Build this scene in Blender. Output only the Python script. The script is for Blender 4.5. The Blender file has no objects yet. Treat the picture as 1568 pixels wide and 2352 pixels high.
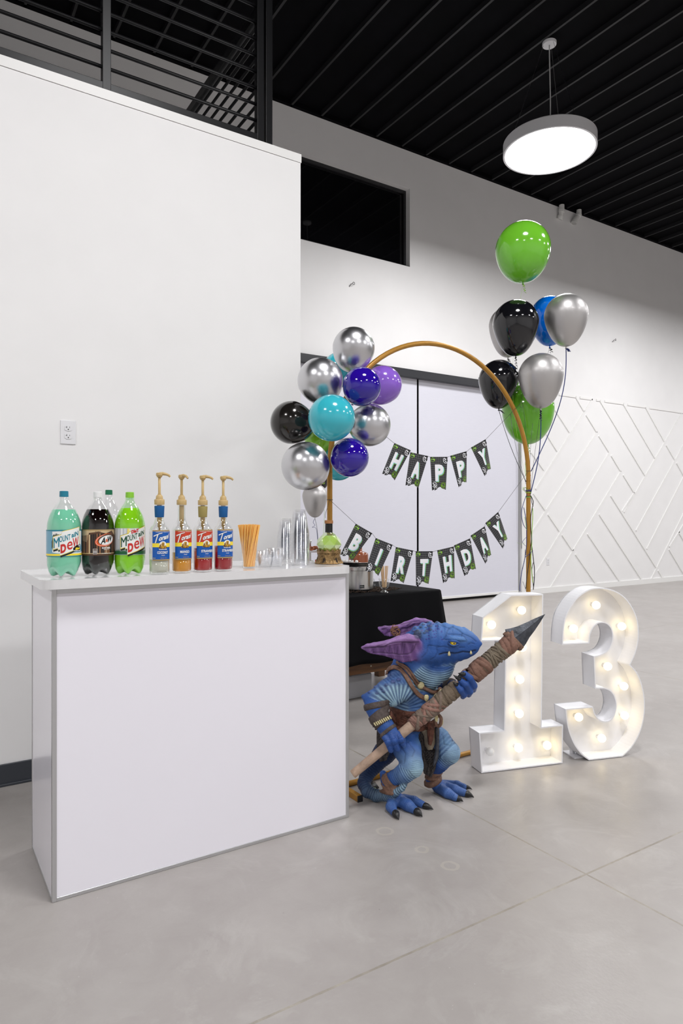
import bpy, math, random
import numpy as np
from mathutils import Vector, Matrix

# ------------------------------------------------------------------ camera, world, lamps, exposure
FPX, CX, HY, CAMH = 1541.0, 784.0, 1185.0, 1.27      # focal length, centre column, horizon row, eye height
YAW = math.radians(32.7)
SN, CS = math.sin(YAW), math.cos(YAW)
C = bpy.context.scene.collection
scene = bpy.context.scene
cam = bpy.data.cameras.new('camera')
camo = bpy.data.objects.new('camera', cam); C.objects.link(camo)
camo.location = (0, 0, CAMH); camo.rotation_euler = (math.pi/2, 0, -YAW)
cam.sensor_fit = 'VERTICAL'; cam.sensor_height = 36.0; cam.lens = FPX/2352*36.0
cam.shift_y = (HY-1176)/2352; cam.clip_end = 200
scene.camera = camo
vs = scene.view_settings
vs.view_transform = 'Standard'; vs.look = 'None'; vs.gamma = 1; vs.use_curve_mapping = False
vs.exposure = 0.0
w = bpy.data.worlds.new('world'); scene.world = w; w.use_nodes = True
w.node_tree.nodes['Background'].inputs[0].default_value = (0.86, 0.9, 1.0, 1)
w.node_tree.nodes['Background'].inputs[1].default_value = 0.4
try:
    scene.cycles.transparent_max_bounces = 96
    scene.cycles.max_bounces = 12
except Exception: pass

LAMP_Z, CEIL_Z, WALL_Y, LEFT_Y = 5.25, 6.45, 7.5, 3.52
LAMPS = [(5.88, 4.95), (10.4, 4.95), (15, 4.95), (1.4, .5), (5.88, .5), (10.4, .5), (-3.2, .5), (15, .5), (19.5, 4.95), (1.4, -4), (5.88, -4), (10.4, -4), (-3.2, -4)]  # rightmost lamps of the back two rows: unseen, added to brighten the right side
for i, (lx, ly) in enumerate(LAMPS):
    L = bpy.data.lights.new('pendant_and_fill_light', 'AREA'); L.shape = 'DISK'; L.size = .98
    L.energy = 116; L.color = (1.0, .992, 1.0)
    o = bpy.data.objects.new('pendant_and_fill_light', L); C.objects.link(o)
    o.location = (lx, ly, LAMP_Z-.012)

# ------------------------------------------------------------------ pixel <-> place helpers
def P(u, v, d):
    l = (u-CX)/FPX*d
    return np.array([SN*d+CS*l, CS*d-SN*l, CAMH-(v-HY)/FPX*d])
def PZ(u, v, z=0.0):
    return P(u, v, FPX*(CAMH-z)/(v-HY))
def PY(u, v, Y):
    return P(u, v, Y/(CS-SN*(u-CX)/FPX))
def proj(p):
    d = SN*p[0]+CS*p[1]; l = CS*p[0]-SN*p[1]
    return CX+FPX*l/d, HY-FPX*(p[2]-CAMH)/d, d

# ------------------------------------------------------------------ materials
def mat(name, col, rough=.5, metal=0., trans=0., coat=0., emis=None, es=0., alpha=1., ior=1.45, spec=.5, sss=0.):
    m = bpy.data.materials.new(name); m.use_nodes = True
    b = m.node_tree.nodes['Principled BSDF']
    c = tuple(col)+(1,) if len(col) == 3 else col
    b.inputs['Base Color'].default_value = c
    b.inputs['Roughness'].default_value = rough; b.inputs['Metallic'].default_value = metal
    b.inputs['Transmission Weight'].default_value = trans; b.inputs['IOR'].default_value = ior
    b.inputs['Coat Weight'].default_value = coat; b.inputs['Coat Roughness'].default_value = .05
    b.inputs['Specular IOR Level'].default_value = spec
    b.inputs['Alpha'].default_value = alpha
    if emis: b.inputs['Emission Color'].default_value = tuple(emis)+(1,); b.inputs['Emission Strength'].default_value = es
    return m
def N(m, t, **kw):
    n = m.node_tree.nodes.new(t)
    for k, x in kw.items():
        if k in n.inputs: n.inputs[k].default_value = x
        else: setattr(n, k, x)
    return n
def LK(m, a, b): m.node_tree.links.new(a, b)
def srgb(r, g, b):
    f = lambda c: (c/255/12.92) if c/255 <= .04045 else ((c/255+.055)/1.055)**2.4
    return (f(r), f(g), f(b))
def noisy(m, scale=8, amt=.08, bump=0., bscale=None, detail=6, stretch=(1, 1, 1)):
    """procedural colour variation (object coordinates) and a little bump"""
    b = m.node_tree.nodes['Principled BSDF']
    tc = N(m, 'ShaderNodeTexCoord'); mp = N(m, 'ShaderNodeMapping'); mp.inputs['Scale'].default_value = stretch
    LK(m, tc.outputs['Object'], mp.inputs[0])
    n = N(m, 'ShaderNodeTexNoise'); n.inputs['Scale'].default_value = scale; n.inputs['Detail'].default_value = detail
    LK(m, mp.outputs[0], n.inputs['Vector'])
    c = b.inputs['Base Color'].default_value[:]
    r = N(m, 'ShaderNodeValToRGB'); e = r.color_ramp.elements
    e[0].position = .3; e[1].position = .7
    e[0].color = tuple(max(0, x*(1-amt)) for x in c[:3])+(1,); e[1].color = tuple(min(1, x*(1+amt)) for x in c[:3])+(1,)
    LK(m, n.outputs['Fac'], r.inputs[0]); LK(m, r.outputs[0], b.inputs['Base Color'])
    if bump:
        n2 = N(m, 'ShaderNodeTexNoise'); n2.inputs['Scale'].default_value = bscale or scale*4; n2.inputs['Detail'].default_value = 4
        LK(m, mp.outputs[0], n2.inputs['Vector'])
        bp = N(m, 'ShaderNodeBump'); bp.inputs['Strength'].default_value = bump; bp.inputs['Distance'].default_value = .01
        LK(m, n2.outputs['Fac'], bp.inputs['Height']); LK(m, bp.outputs[0], b.inputs['Normal'])
    return m
def clear(name, tint=(1, 1, 1), fac=.12, rough=.04, gloss=(1, 1, 1)):
    """thin clear plastic or glass: see-through with fresnel gloss"""
    m = bpy.data.materials.new(name); m.use_nodes = True; nt = m.node_tree
    for n in list(nt.nodes):
        if n.type != 'OUTPUT_MATERIAL': nt.nodes.remove(n)
    out = nt.nodes[0]
    tr = N(m, 'ShaderNodeBsdfTransparent'); tr.inputs[0].default_value = tuple(tint)+(1,)
    gl = N(m, 'ShaderNodeBsdfGlossy'); gl.inputs['Roughness'].default_value = rough; gl.inputs[0].default_value = tuple(gloss)+(1,)
    lw = N(m, 'ShaderNodeLayerWeight'); lw.inputs[0].default_value = .25
    mr = N(m, 'ShaderNodeMapRange'); mr.inputs['To Min'].default_value = fac*.4; mr.inputs['To Max'].default_value = min(1, fac*5)
    LK(m, lw.outputs['Facing'], mr.inputs[0])
    mx = N(m, 'ShaderNodeMixShader'); LK(m, mr.outputs[0], mx.inputs[0]); LK(m, tr.outputs[0], mx.inputs[1]); LK(m, gl.outputs[0], mx.inputs[2])
    LK(m, mx.outputs[0], out.inputs[0])
    return m

# ------------------------------------------------------------------ mesh builder
def frame_of(d, up=(0, 0, 1)):
    d = np.array(d, float); d /= np.linalg.norm(d)
    a = np.cross(d, up)
    if np.linalg.norm(a) < 1e-4: a = np.cross(d, (1, 0, 0))
    a /= np.linalg.norm(a); b = np.cross(a, d)
    return a, b, d
class MB:
    def __init__(s): s.v = []; s.f = []; s.m = []
    def add(s, vs, fs, mi=0):
        o = len(s.v); s.v += [tuple(map(float, x)) for x in vs]
        for f in fs: s.f.append(tuple(o+i for i in f)); s.m.append(mi)
        return s
    def box(s, a, b, mi=0):
        x0, y0, z0 = a; x1, y1, z1 = b
        return s.add([(x0, y0, z0), (x1, y0, z0), (x1, y1, z0), (x0, y1, z0), (x0, y0, z1), (x1, y0, z1), (x1, y1, z1), (x0, y1, z1)],
              [(0, 3, 2, 1), (4, 5, 6, 7), (0, 1, 5, 4), (1, 2, 6, 5), (2, 3, 7, 6), (3, 0, 4, 7)], mi)
    def prism(s, pts, off, mi=0):
        n = len(pts); off = np.array(off, float)
        vs = [np.array(p, float) for p in pts]; vs += [p+off for p in vs]
        fs = [tuple(range(n-1, -1, -1)), tuple(range(n, 2*n))]+[(i, (i+1) % n, n+(i+1) % n, n+i) for i in range(n)]
        return s.add(vs, fs, mi)
    def bar(s, p, q, wd, ht, mi=0, up=(0, 0, 1)):
        p = np.array(p, float); q = np.array(q, float); a, b, d = frame_of(q-p, up)
        ring = [a*wd/2+b*ht/2, -a*wd/2+b*ht/2, -a*wd/2-b*ht/2, a*wd/2-b*ht/2]
        return s.add([p+r for r in ring]+[q+r for r in ring], [(0, 1, 2, 3), (7, 6, 5, 4)]+[(i, i+4, (i+1) % 4+4, (i+1) % 4) for i in range(4)], mi)
    def tube(s, pts, r, n=8, mi=0, caps=True, flat=1.0, up=(0, 0, 1)):
        pts = [np.array(p, float) for p in pts]; k = len(pts)
        rr = r if hasattr(r, '__len__') else [r]*k
        vs = []; a = None
        for i in range(k):
            t = pts[min(i+1, k-1)]-pts[max(i-1, 0)]
            ln = np.linalg.norm(t); t = t/ln if ln > 0 else np.array([0, 0, 1.])
            if a is None: a, b, _ = frame_of(t, up)
            else:
                a = a-t*np.dot(a, t); a /= np.linalg.norm(a); b = np.cross(a, t)
            for j in range(n):
                th = 2*math.pi*j/n
                vs.append(pts[i]+rr[i]*(math.cos(th)*a+flat*math.sin(th)*b))
        fs = [(i*n+j, i*n+(j+1) % n, (i+1)*n+(j+1) % n, (i+1)*n+j) for i in range(k-1) for j in range(n)]
        if caps: fs += [tuple(range(n-1, -1, -1)), tuple(range((k-1)*n, k*n))]
        return s.add(vs, fs, mi)
    def lathe(s, prof, n=32, c=(0, 0, 0), mi=0, a0=0, a1=None, rfun=None):
        full = a1 is None; a1 = 2*math.pi if full else a1
        k = n if full else n+1; vs = []
        for (r, z) in prof:
            for j in range(k):
                th = a0+(a1-a0)*j/n; q = r if rfun is None else rfun(r, z, th)
                vs.append((c[0]+q*math.cos(th), c[1]+q*math.sin(th), c[2]+z))
        fs = []
        for i in range(len(prof)-1):
            for j in range(n):
                j2 = (j+1) % k
                fs.append((i*k+j, i*k+j2, (i+1)*k+j2, (i+1)*k+j))
        return s.add(vs, fs, mi)
    def ball(s, c, r, n=16, mi=0, sc=(1, 1, 1)):
        vs = []; m = n//2
        for i in range(m+1):
            t = math.pi*i/m
            for j in range(n):
                h = 2*math.pi*j/n
                vs.append((c[0]+sc[0]*r*math.sin(t)*math.cos(h), c[1]+sc[1]*r*math.sin(t)*math.sin(h), c[2]+sc[2]*r*math.cos(t)))
        return s.add(vs, [(i*n+j, (i+1)*n+j, (i+1)*n+(j+1) % n, i*n+(j+1) % n) for i in range(m) for j in range(n)], mi)
ORG = {}
def build(name, mb, mats, parent=None, smooth=False, world=None, bevel=0, auto=None):
    """links the collected shapes as ONE mesh object; world=True: shapes were given in room coordinates"""
    me = bpy.data.meshes.new(name)
    vs = np.array(mb.v, float).reshape(-1, 3)
    org = ORG.get(parent.name, np.zeros(3)) if parent is not None else np.zeros(3)
    if parent is not None and world: vs = vs-org
    me.from_pydata([tuple(x) for x in vs], [], mb.f)
    if not isinstance(mats, (list, tuple)): mats = [mats]
    for m in mats: me.materials.append(m)
    me.polygons.foreach_set('material_index', mb.m)
    if smooth: me.polygons.foreach_set('use_smooth', [True]*len(mb.f))
    me.validate(); me.update()
    o = bpy.data.objects.new(name, me); C.objects.link(o)
    if parent is not None: o.parent = parent; ORG[o.name] = org
    if auto:
        md = o.modifiers.new('edge', 'EDGE_SPLIT'); md.split_angle = math.radians(auto)
    if bevel:
        md = o.modifiers.new('bevel', 'BEVEL'); md.width = bevel; md.segments = 3; md.limit_method = 'ANGLE'
    return o
def tag(o, label=None, cat=None, group=None, kind=None):
    if label: o['label'] = label
    if cat: o['category'] = cat
    if group: o['group'] = group
    if kind: o['kind'] = kind
    return o
def thing(name, label, cat, loc=(0, 0, 0), rotz=0, group=None):
    o = bpy.data.objects.new(name, None); C.objects.link(o)
    o.location = loc; o.rotation_euler = (0, 0, rotz); o.empty_display_size = .05
    ORG[o.name] = np.array(loc, float)
    return tag(o, label, cat, group)
def struct(name, mb, mats, **kw):
    o = build(name, mb, mats, **kw); o['kind'] = 'structure'; return o
def rebase(o, loc):
    """move a top-level mesh's origin to loc without moving the shape"""
    me = o.data; k = len(me.vertices); a = np.empty(k*3); me.vertices.foreach_get('co', a)
    a = a.reshape(-1, 3)-np.array(loc); me.vertices.foreach_set('co', a.ravel()); me.update()
    o.location = tuple(map(float, loc)); ORG[o.name] = np.array(loc, float); return o
def children_of(o): return [c for c in bpy.data.objects if c.parent == o]
def copy_tree(o, parent=None):
    c = o.copy(); C.objects.link(c)
    if parent is not None: c.parent = parent
    for ch in children_of(o): copy_tree(ch, c)
    return c
# lettering: built-in font turned into flat outlines that are then laid onto a surface
_tc = {}
def text2d(s, bold=.0, shear=0., sx=1.0, spacing=1.0):
    key = (s, bold, shear, sx, spacing)
    if key in _tc: return _tc[key]
    cu = bpy.data.curves.new('t', 'FONT'); cu.body = s; cu.offset = bold; cu.shear = shear; cu.space_character = spacing
    cu.resolution_u = 3; cu.fill_mode = 'FRONT'
    o = bpy.data.objects.new('t', cu); C.objects.link(o)
    dg = bpy.context.evaluated_depsgraph_get(); dg.update()
    me = bpy.data.meshes.new_from_object(o.evaluated_get(dg))
    v = np.array([x.co[:2] for x in me.vertices]); f = [tuple(p.vertices) for p in me.polygons]
    bpy.data.objects.remove(o); bpy.data.curves.remove(cu); bpy.data.meshes.remove(me)
    v[:, 0] *= sx
    lo, hi = v.min(0), v.max(0)
    v = (v-[(lo[0]+hi[0])/2, lo[1]])
    _tc[key] = (v, f, hi[0]-lo[0], hi[1]-lo[1]); return _tc[key]
def split_tris(q, f, lim):
    """cut wide triangles so that flat lettering follows a curved surface"""
    q = [tuple(x) for x in q]; out = []; st = list(f)
    while st:
        t = st.pop()
        if len(t) != 3: out.append(t); continue
        L = [(math.dist(q[t[i]], q[t[(i+1) % 3]]), i) for i in range(3)]; l, i = max(L)
        if l < lim or len(q) > 6000: out.append(t); continue
        a, b, c = t[i], t[(i+1) % 3], t[(i+2) % 3]; q.append(((q[a][0]+q[b][0])/2, (q[a][1]+q[b][1])/2)); m_ = len(q)-1
        st += [(a, m_, c), (m_, b, c)]
    return q, out
def put_text(mb, s, fn, cx, cy, h=None, wd=None, mi=0, skew=0., rot=0., split=.006, **kw):
    """h: letter height, wd: total width; fn maps label coordinates to 3D; skew lifts the line as it goes right"""
    v, f, w0, h0 = text2d(s, **kw)
    sy = (h/h0) if h else wd/w0; sxx = (wd/w0) if wd else sy
    q = v*[sxx, sy]
    if rot: q = q@np.array([[math.cos(rot), math.sin(rot)], [-math.sin(rot), math.cos(rot)]])
    q[:, 1] += q[:, 0]*skew
    q, out = split_tris(q, f, split)
    mb.add([fn(cx+a, cy+b) for a, b in q], out, mi)
# ------------------------------------------------------------------ the room
M = {}
M['wall'] = noisy(mat('wall_paint', (.865, .858, .855), .6), 3, .015, .02, 60)
M['white'] = mat('white_paint', (.86, .855, .84), .45)
M['black_ceiling'] = noisy(mat('black_ceiling_paint', (.002, .002, .003), .8, spec=.1), 2, .4)
M['rib'] = mat('dark_deck_rib', (.016, .016, .018), .5)
M['black_metal'] = mat('black_painted_steel', (.012, .012, .014), .28, spec=.6)
M['rail'] = mat('dark_rail_steel', (.004, .004, .005), .38, spec=.3)
M['base'] = mat('dark_grey_rubber_base', (.045, .05, .06), .35)

def floor_mat():
    m = mat('polished_concrete', (.42, .40, .385), .3)
    b = m.node_tree.nodes['Principled BSDF']
    tc = N(m, 'ShaderNodeTexCoord'); O = tc.outputs['Object']
    def noise(scale, det=5, rough=.55, dist=0.):
        n = N(m, 'ShaderNodeTexNoise'); n.inputs['Scale'].default_value = scale; n.inputs['Detail'].default_value = det
        n.inputs['Roughness'].default_value = rough; n.inputs['Distortion'].default_value = dist
        LK(m, O, n.inputs['Vector']); return n.outputs['Fac']
    def mth(op, a, b_=None, c_=None):
        n = N(m, 'ShaderNodeMath', operation=op)
        for i, x in enumerate((a, b_, c_)):
            if x is None: continue
            if isinstance(x, (int, float)): n.inputs[i].default_value = x
            else: LK(m, x, n.inputs[i])
        return n.outputs[0]
    r1 = N(m, 'ShaderNodeValToRGB'); e = r1.color_ramp.elements
    e[0].position = .3; e[0].color = (.325, .297, .283, 1); e[1].position = .72; e[1].color = (.415, .392, .372, 1)
    mixf = mth('ADD', mth('MULTIPLY', noise(.7, 6, .6, .8), .55), mth('MULTIPLY', noise(7, 8, .65, .4), .45))
    LK(m, mixf, r1.inputs[0])
    # pale streaks of trowel marks
    n3 = noise(2.2, 8, .7, 3.0)
    r3 = N(m, 'ShaderNodeValToRGB'); r3.color_ramp.elements[0].position = .52; r3.color_ramp.elements[1].position = .75
    LK(m, n3, r3.inputs[0])
    mx = N(m, 'ShaderNodeMix', data_type='RGBA'); LK(m, mth('MULTIPLY', r3.outputs[0], .5), mx.inputs[0])
    LK(m, r1.outputs[0], mx.inputs[6]); mx.inputs[7].default_value = (.47, .452, .430, 1)
    # small dark specks and pale specks
    vo = N(m, 'ShaderNodeTexVoronoi'); vo.inputs['Scale'].default_value = 9; LK(m, O, vo.inputs['Vector'])
    sp = mth('LESS_THAN', vo.outputs['Distance'], .022)
    mx2 = N(m, 'ShaderNodeMix', data_type='RGBA'); LK(m, mth('MULTIPLY', sp, .55), mx2.inputs[0]); LK(m, mx.outputs[2], mx2.inputs[6]); mx2.inputs[7].default_value = (.2, .19, .18, 1)
    vo2 = N(m, 'ShaderNodeTexVoronoi'); vo2.inputs['Scale'].default_value = 14; LK(m, O, vo2.inputs['Vector'])
    mx3 = N(m, 'ShaderNodeMix', data_type='RGBA'); LK(m, mth('MULTIPLY', mth('LESS_THAN', vo2.outputs['Distance'], .03), .35), mx3.inputs[0]); LK(m, mx2.outputs[2], mx3.inputs[6]); mx3.inputs[7].default_value = (.58, .57, .56, 1)
    # sawn joints every 3 m, filled with a tan sealant
    sx = N(m, 'ShaderNodeSeparateXYZ'); LK(m, O, sx.inputs[0])
    def joint(s, off):
        x = mth('ADD', s, -off+300.0)
        x = mth('ADD', x, 1.5); x = mth('MODULO', x, 3.0); x = mth('ABSOLUTE', mth('SUBTRACT', x, 1.5)); return x
    wob = mth('MULTIPLY', mth('SUBTRACT', noise(30, 3), .5), .004)
    jd = mth('ADD', mth('MINIMUM', joint(sx.outputs[0], 2.014), joint(sx.outputs[1], 1.533)), wob)
    jm = mth('LESS_THAN', jd, .0042)
    jn = N(m, 'ShaderNodeValToRGB'); e = jn.color_ramp.elements; e[0].position = .35; e[0].color = (.19, .165, .13, 1); e[1].position = .7; e[1].color = (.42, .39, .33, 1)
    LK(m, noise(5, 6, .7), jn.inputs[0])
    mx4 = N(m, 'ShaderNodeMix', data_type='RGBA'); LK(m, mth('MULTIPLY', jm, .85), mx4.inputs[0]); LK(m, mx3.outputs[2], mx4.inputs[6]); LK(m, jn.outputs[0], mx4.inputs[7])
    # ring stains left by cans near the statue
    last = mx4.outputs[2]
    for (px, py, rr) in ((884, 1909, .03), (969, 1951, .022), (1033, 1989, .028)):
        c = PZ(px, py)
        vd = N(m, 'ShaderNodeVectorMath', operation='DISTANCE'); LK(m, O, vd.inputs[0]); vd.inputs[1].default_value = (c[0], c[1], 0)
        ring = mth('LESS_THAN', mth('ABSOLUTE', mth('ADD', mth('SUBTRACT', vd.outputs['Value'], rr), mth('MULTIPLY', mth('SUBTRACT', noise(25, 3), .5), .018))), .006)
        mm = N(m, 'ShaderNodeMix', data_type='RGBA'); LK(m, mth('MULTIPLY', ring, .28), mm.inputs[0]); LK(m, last, mm.inputs[6]); mm.inputs[7].default_value = (.55, .52, .43, 1)
        last = mm.outputs[2]
    LK(m, last, b.inputs['Base Color'])
    rr = N(m, 'ShaderNodeMapRange'); rr.inputs['To Min'].default_value = .24; rr.inputs['To Max'].default_value = .46
    LK(m, noise(3, 5), rr.inputs[0]); LK(m, rr.outputs[0], b.inputs['Roughness'])
    bp = N(m, 'ShaderNodeBump'); bp.inputs['Strength'].default_value = .06; bp.inputs['Distance'].default_value = .01
    LK(m, mth('SUBTRACT', noise(60, 4), mth('MULTIPLY', jm, 3)), bp.inputs['Height']); LK(m, bp.outputs[0], b.inputs['Normal'])
    return m
FLX0, FLX1, FLY0 = -7.0, 24.0, -8.0
struct('floor', MB().box((FLX0, FLY0, -.1), (FLX1, WALL_Y+.3, 0)), floor_mat())
mb = MB().box((FLX0, FLY0, CEIL_Z+.06), (FLX1, WALL_Y+.3, CEIL_Z+.2), 0)
k = -26
while k < 45:
    x = 4.48+.4377*k
    if FLX0 < x < FLX1:
        mb.box((x-.013, FLY0, CEIL_Z), (x+.013, WALL_Y, CEIL_Z+.06), 1)
    k += 1
mb.box((FLX0, WALL_Y-.05, CEIL_Z), (FLX1, WALL_Y, CEIL_Z+.06), 0)
struct('ceiling', mb, [M['black_ceiling'], M['rib']])
# back wall with the dark upper window opening and the tall shaded window
oxa, oxb = PY(655, 400, WALL_Y)[0], PY(941, 500, WALL_Y)[0]
oza, ozb = PY(941, 613, WALL_Y)[2], PY(941, 433, WALL_Y)[2]
sxa, sxb, szb = 3.9, PY(1196, 1000, WALL_Y)[0], 3.3
T = .22
wb = MB()
Y0, Y1 = WALL_Y, WALL_Y+T
wb.box((FLX0, Y0, 0), (sxa, Y1, CEIL_Z+.06))
wb.box((sxb, Y0, 0), (FLX1, Y1, CEIL_Z+.06))
wb.box((sxa, Y0, szb), (sxb, Y1, oza))
wb.box((sxa, Y0, oza), (oxa, Y1, ozb)); wb.box((oxb, Y0, oza), (sxb, Y1, ozb))
wb.box((sxa, Y0, ozb), (sxb, Y1, CEIL_Z+.06))
struct('wall_back', wb, M['wall'])
struct('wall_front', MB().box((FLX0, FLY0-.2, 0), (FLX1, FLY0, CEIL_Z+.06)), M['wall'])
struct('wall_right', MB().box((FLX1, FLY0, 0), (FLX1+.2, WALL_Y, CEIL_Z+.06)), M['wall'])
struct('wall_side', MB().box((FLX0-.2, FLY0, 0), (FLX0, WALL_Y, CEIL_Z+.06)), M['wall'])
# left wall carrying the mezzanine
LX = PY(690, 600, LEFT_Y)[0]; LZ = PY(684, 353, LEFT_Y)[2]
mb = MB().box((FLX0, LEFT_Y, 0), (LX, LEFT_Y+.12, LZ-.052), 0)
mb.box((FLX0, LEFT_Y+.12, LZ-.35), (LX, WALL_Y, LZ-.06), 0)
mb.box((LX-.12, LEFT_Y+.12, 0), (LX, WALL_Y, LZ-.35), 0)
struct('wall_left', mb, M['wall'])
mb = MB().box((FLX0, LEFT_Y-.004, LZ-.050), (LX+.004, LEFT_Y+.14, LZ), 0)
struct('trim_1', mb, M['white'])
mb = MB().box((FLX0, LEFT_Y-.012, .006), (LX, LEFT_Y, .102), 0); mb.box((FLX0, LEFT_Y-.022, 0), (LX, LEFT_Y, .012), 0)
struct('baseboard_left', mb, M['base'], bevel=.003)
# upper window: black frame, sill, dark glass
M['dark_glass'] = mat('dark_window_glass', (.004, .004, .005), .03, spec=.5)
fr = MB()
fw = .05
fr.box((oxa, Y0+.09, oza), (oxb-.0, Y0+.15, oza+fw)); fr.box((oxa, Y0+.09, ozb-fw), (oxb, Y0+.15, ozb))
fr.box((oxb-.04, Y0+.09, oza+fw), (oxb, Y0+.15, ozb-fw)); fr.box((oxa, Y0+.09, oza+fw), (oxa+.04, Y0+.15, ozb-fw))
fr.box((oxa, Y0-.0, oza-.0), (oxb, Y0+.09, oza+.004))
wn = struct('window_1', fr, M['black_metal'])
gl = build('pane', MB().box((oxa+.04, Y0+.115, oza+fw), (oxb-.04, Y0+.125, ozb-fw)), M['dark_glass'], wn)
# tall window behind the roller shades
mb = MB(); mb.box((sxa, Y0+.12, 0), (sxb, Y0+.16, .1)); mb.box((sxa, Y0+.12, szb-.1), (sxb, Y0+.16, szb))
gx = PY(960, 1000, WALL_Y)[0]
for x in (sxa, gx-.05, sxb-.1): mb.box((x, Y0+.12, .1), (x+.1, Y0+.16, szb-.1))
wn = struct('window_2', mb, M['black_metal'])
build('pane', MB().box((sxa+.05, Y0+.135, .05), (sxb-.05, Y0+.145, szb-.05)), M['dark_glass'], wn)
M['shade'] = noisy(mat('shade_fabric', srgb(222, 222, 232), .7), 40, .015, .08, 90, stretch=(.2, 1, 3))
M['headbox'] = mat('shade_cassette_black', (.018, .019, .024), .4)
zt = PY(695, 811, WALL_Y-.06)[2]; zb = PY(695, 832, WALL_Y-.06)[2]
zh = PY(1025, 1376, WALL_Y-.0)[2]
YS = WALL_Y+.03
def shade(x0, x1, label):
    t = thing('roller_shade', label, 'window shade', ((x0+x1)/2, YS, 0), 0, 'roller shades over the tall window')
    build('fabric', MB().box((x0, YS-.003, zh+.03), (x1, YS+.003, szb-.03)), M['shade'], t, world=True)
    build('bottom_rail', MB().box((x0, YS-.012, zh), (x1, YS+.012, zh+.035)), M['white'], t, world=True, bevel=.003)
    return t
gxs = PY(959.5, 1000, YS)[0]
shade(sxa+.01, gxs-.022, 'wide pale grey roller shade left of the thin black gap, behind the flags')
r = shade(gxs+.012, sxb-.035, 'wide pale grey roller shade right of the thin black gap, beside the moulded wall')
ch = PY(1194.5, 1000, WALL_Y-.02)[0]
build('pull_cord', MB().tube([(ch, WALL_Y-.02, zb-.004), (ch+.01, WALL_Y-.02, 1.5), (ch+.03, WALL_Y-.02, .75)], .009, 6), mat('cord_grey', (.3, .3, .3), .5), r, world=True)
mb = MB().box((sxa, WALL_Y-.07, zb), (sxb+.02, WALL_Y-.001, zt))
tag(build('shade_cassette', mb, M['headbox'], bevel=.006), 'long black shade cassette across the top of the tall window', 'shade box')
# side trims of the tall window and the moulded panel
mb = MB().box((sxb, WALL_Y-.02, 0), (sxb+.09, WALL_Y, szb)); struct('trim_2', mb, M['white'])
mb = MB(); DEP = .013
def strip(p, q, wd=.035):
    z3 = 1180+p[0]/4.04, 880+p[1]/4.04; z4 = 1180+q[0]/4.04, 880+q[1]/4.04
    a = PY(z3[0], z3[1], WALL_Y); b = PY(z4[0], z4[1], WALL_Y)
    a[1] = b[1] = WALL_Y-DEP/2
    mb.bar(a, b, DEP, wd, 0, up=(0, 1, 0)) if False else None
    d = (b-a); d /= np.linalg.norm(d); n = np.array([-d[2], 0, d[0]])*wd/2
    y = np.array([0, DEP/2, 0])
    mb.prism([a-n-y, b-n-y, b+n-y, a+n-y], (0, DEP, 0))
down = [((340,185),(515,455)),((300,470),(400,630)),((160,640),(277,805)),((570,125),(650,262)),((670,295),(768,455)),((787,487),(880,637)),((902,670),(990,818)),((1012,850),(1115,1017)),
 ((795,160),(1213,855)),((1012,190),(1305,695)),((1218,222),(1393,540)),((1412,575),(1490,710)),((1508,740),(1640,980)),
 ((180,1020),(290,1180)),((315,1215),(420,1370)),((445,1405),(545,1553)),((570,1585),(765,1868)),((680,1395),(985,1845)),((790,1215),(1187,1828)),
 ((897,1042),(1315,1707)),((1335,1735),(1380,1812)),((1525,1380),(1640,1570)),((1437,1540),(1620,1850))]
upw = [((725,150),(200,985)),((770,455),(160,1390)),((885,640),(180,1800)),((990,820),(330,1910)),((1115,1017),(1000,1190)),((1550,285),(1020,1200)),((1640,450),(1130,1370)),((1700,620),(1230,1540)),((1760,830),(1270,1820)),((1640,1200),(1440,1520)),((300,230),(200,400))]
for a, b in down: strip(a, b)
for a, b in upw: strip(a, b, .03)
for a, b in [((415,105),(570,127)),((610,135),(725,150)),((762,157),(795,160)),((838,168),(1012,192)),((1052,200),(1218,223)),((1255,229),(1640,285))]: strip(a, b, .035)
zz = PY(1284, 906, WALL_Y)[2]
mb.box((sxb+.09, WALL_Y-DEP-.006, 0), (FLX1, WALL_Y, .09))
struct('trim_3', mb, M['white'])
# small things on the back wall
M['pvc'] = mat('white_pvc', (.78, .78, .76), .35)
for (px, py, tx, lab) in ((1293, 486, 0, 'white plastic pipe elbow at the wall top, the left one of the pair'), (1328, 497, 1, 'white plastic pipe elbow at the wall top, the bent right one')):
    p = PY(px, py, WALL_Y-.1); mb = MB()
    if tx: pts = [p+[.05, .03, .13], p+[.05, .03, .06], p+[.03, .035, .02], p+[-.03, .05, -.06], p+[-.05, .055, -.11]]
    else: pts = [p+[0, .03, .12], p+[0, .03, .05], p+[0, .035, .0], p+[0, .05, -.05], p+[0, .075, -.10]]
    mb.tube(pts, .043, 16); mb.tube([pts[1], pts[2]], .05, 16); mb.tube([pts[3], pts[4]], .05, 16)
    o = tag(build('pipe_elbow', mb, M['pvc'], smooth=True, auto=40), lab, 'pipe', 'pipe elbows at the ceiling line'); rebase(o, p)
M['wire'] = mat('grey_wire', (.12, .12, .12), .5)
for (px, py, lab) in ((809, 653, 'tiny wire hook sticking out of the wall under the dark upper window'), (1411, 782, 'tiny wire hook on the wall right of the balloons')):
    p = PY(px, py, WALL_Y-.03)
    pts = [p+[-.03, .03, -.03], p+[-.02, 0, 0]]+[p+[.015+.015*math.cos(t), -.01, .012+.018*math.sin(t)] for t in np.linspace(math.pi, 3*math.pi, 12)]
    o = tag(build('wall_hook', MB().tube(pts, .004, 6), M['wire'], smooth=True), lab, 'hook', 'wire hooks on the back wall'); rebase(o, p)

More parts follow.
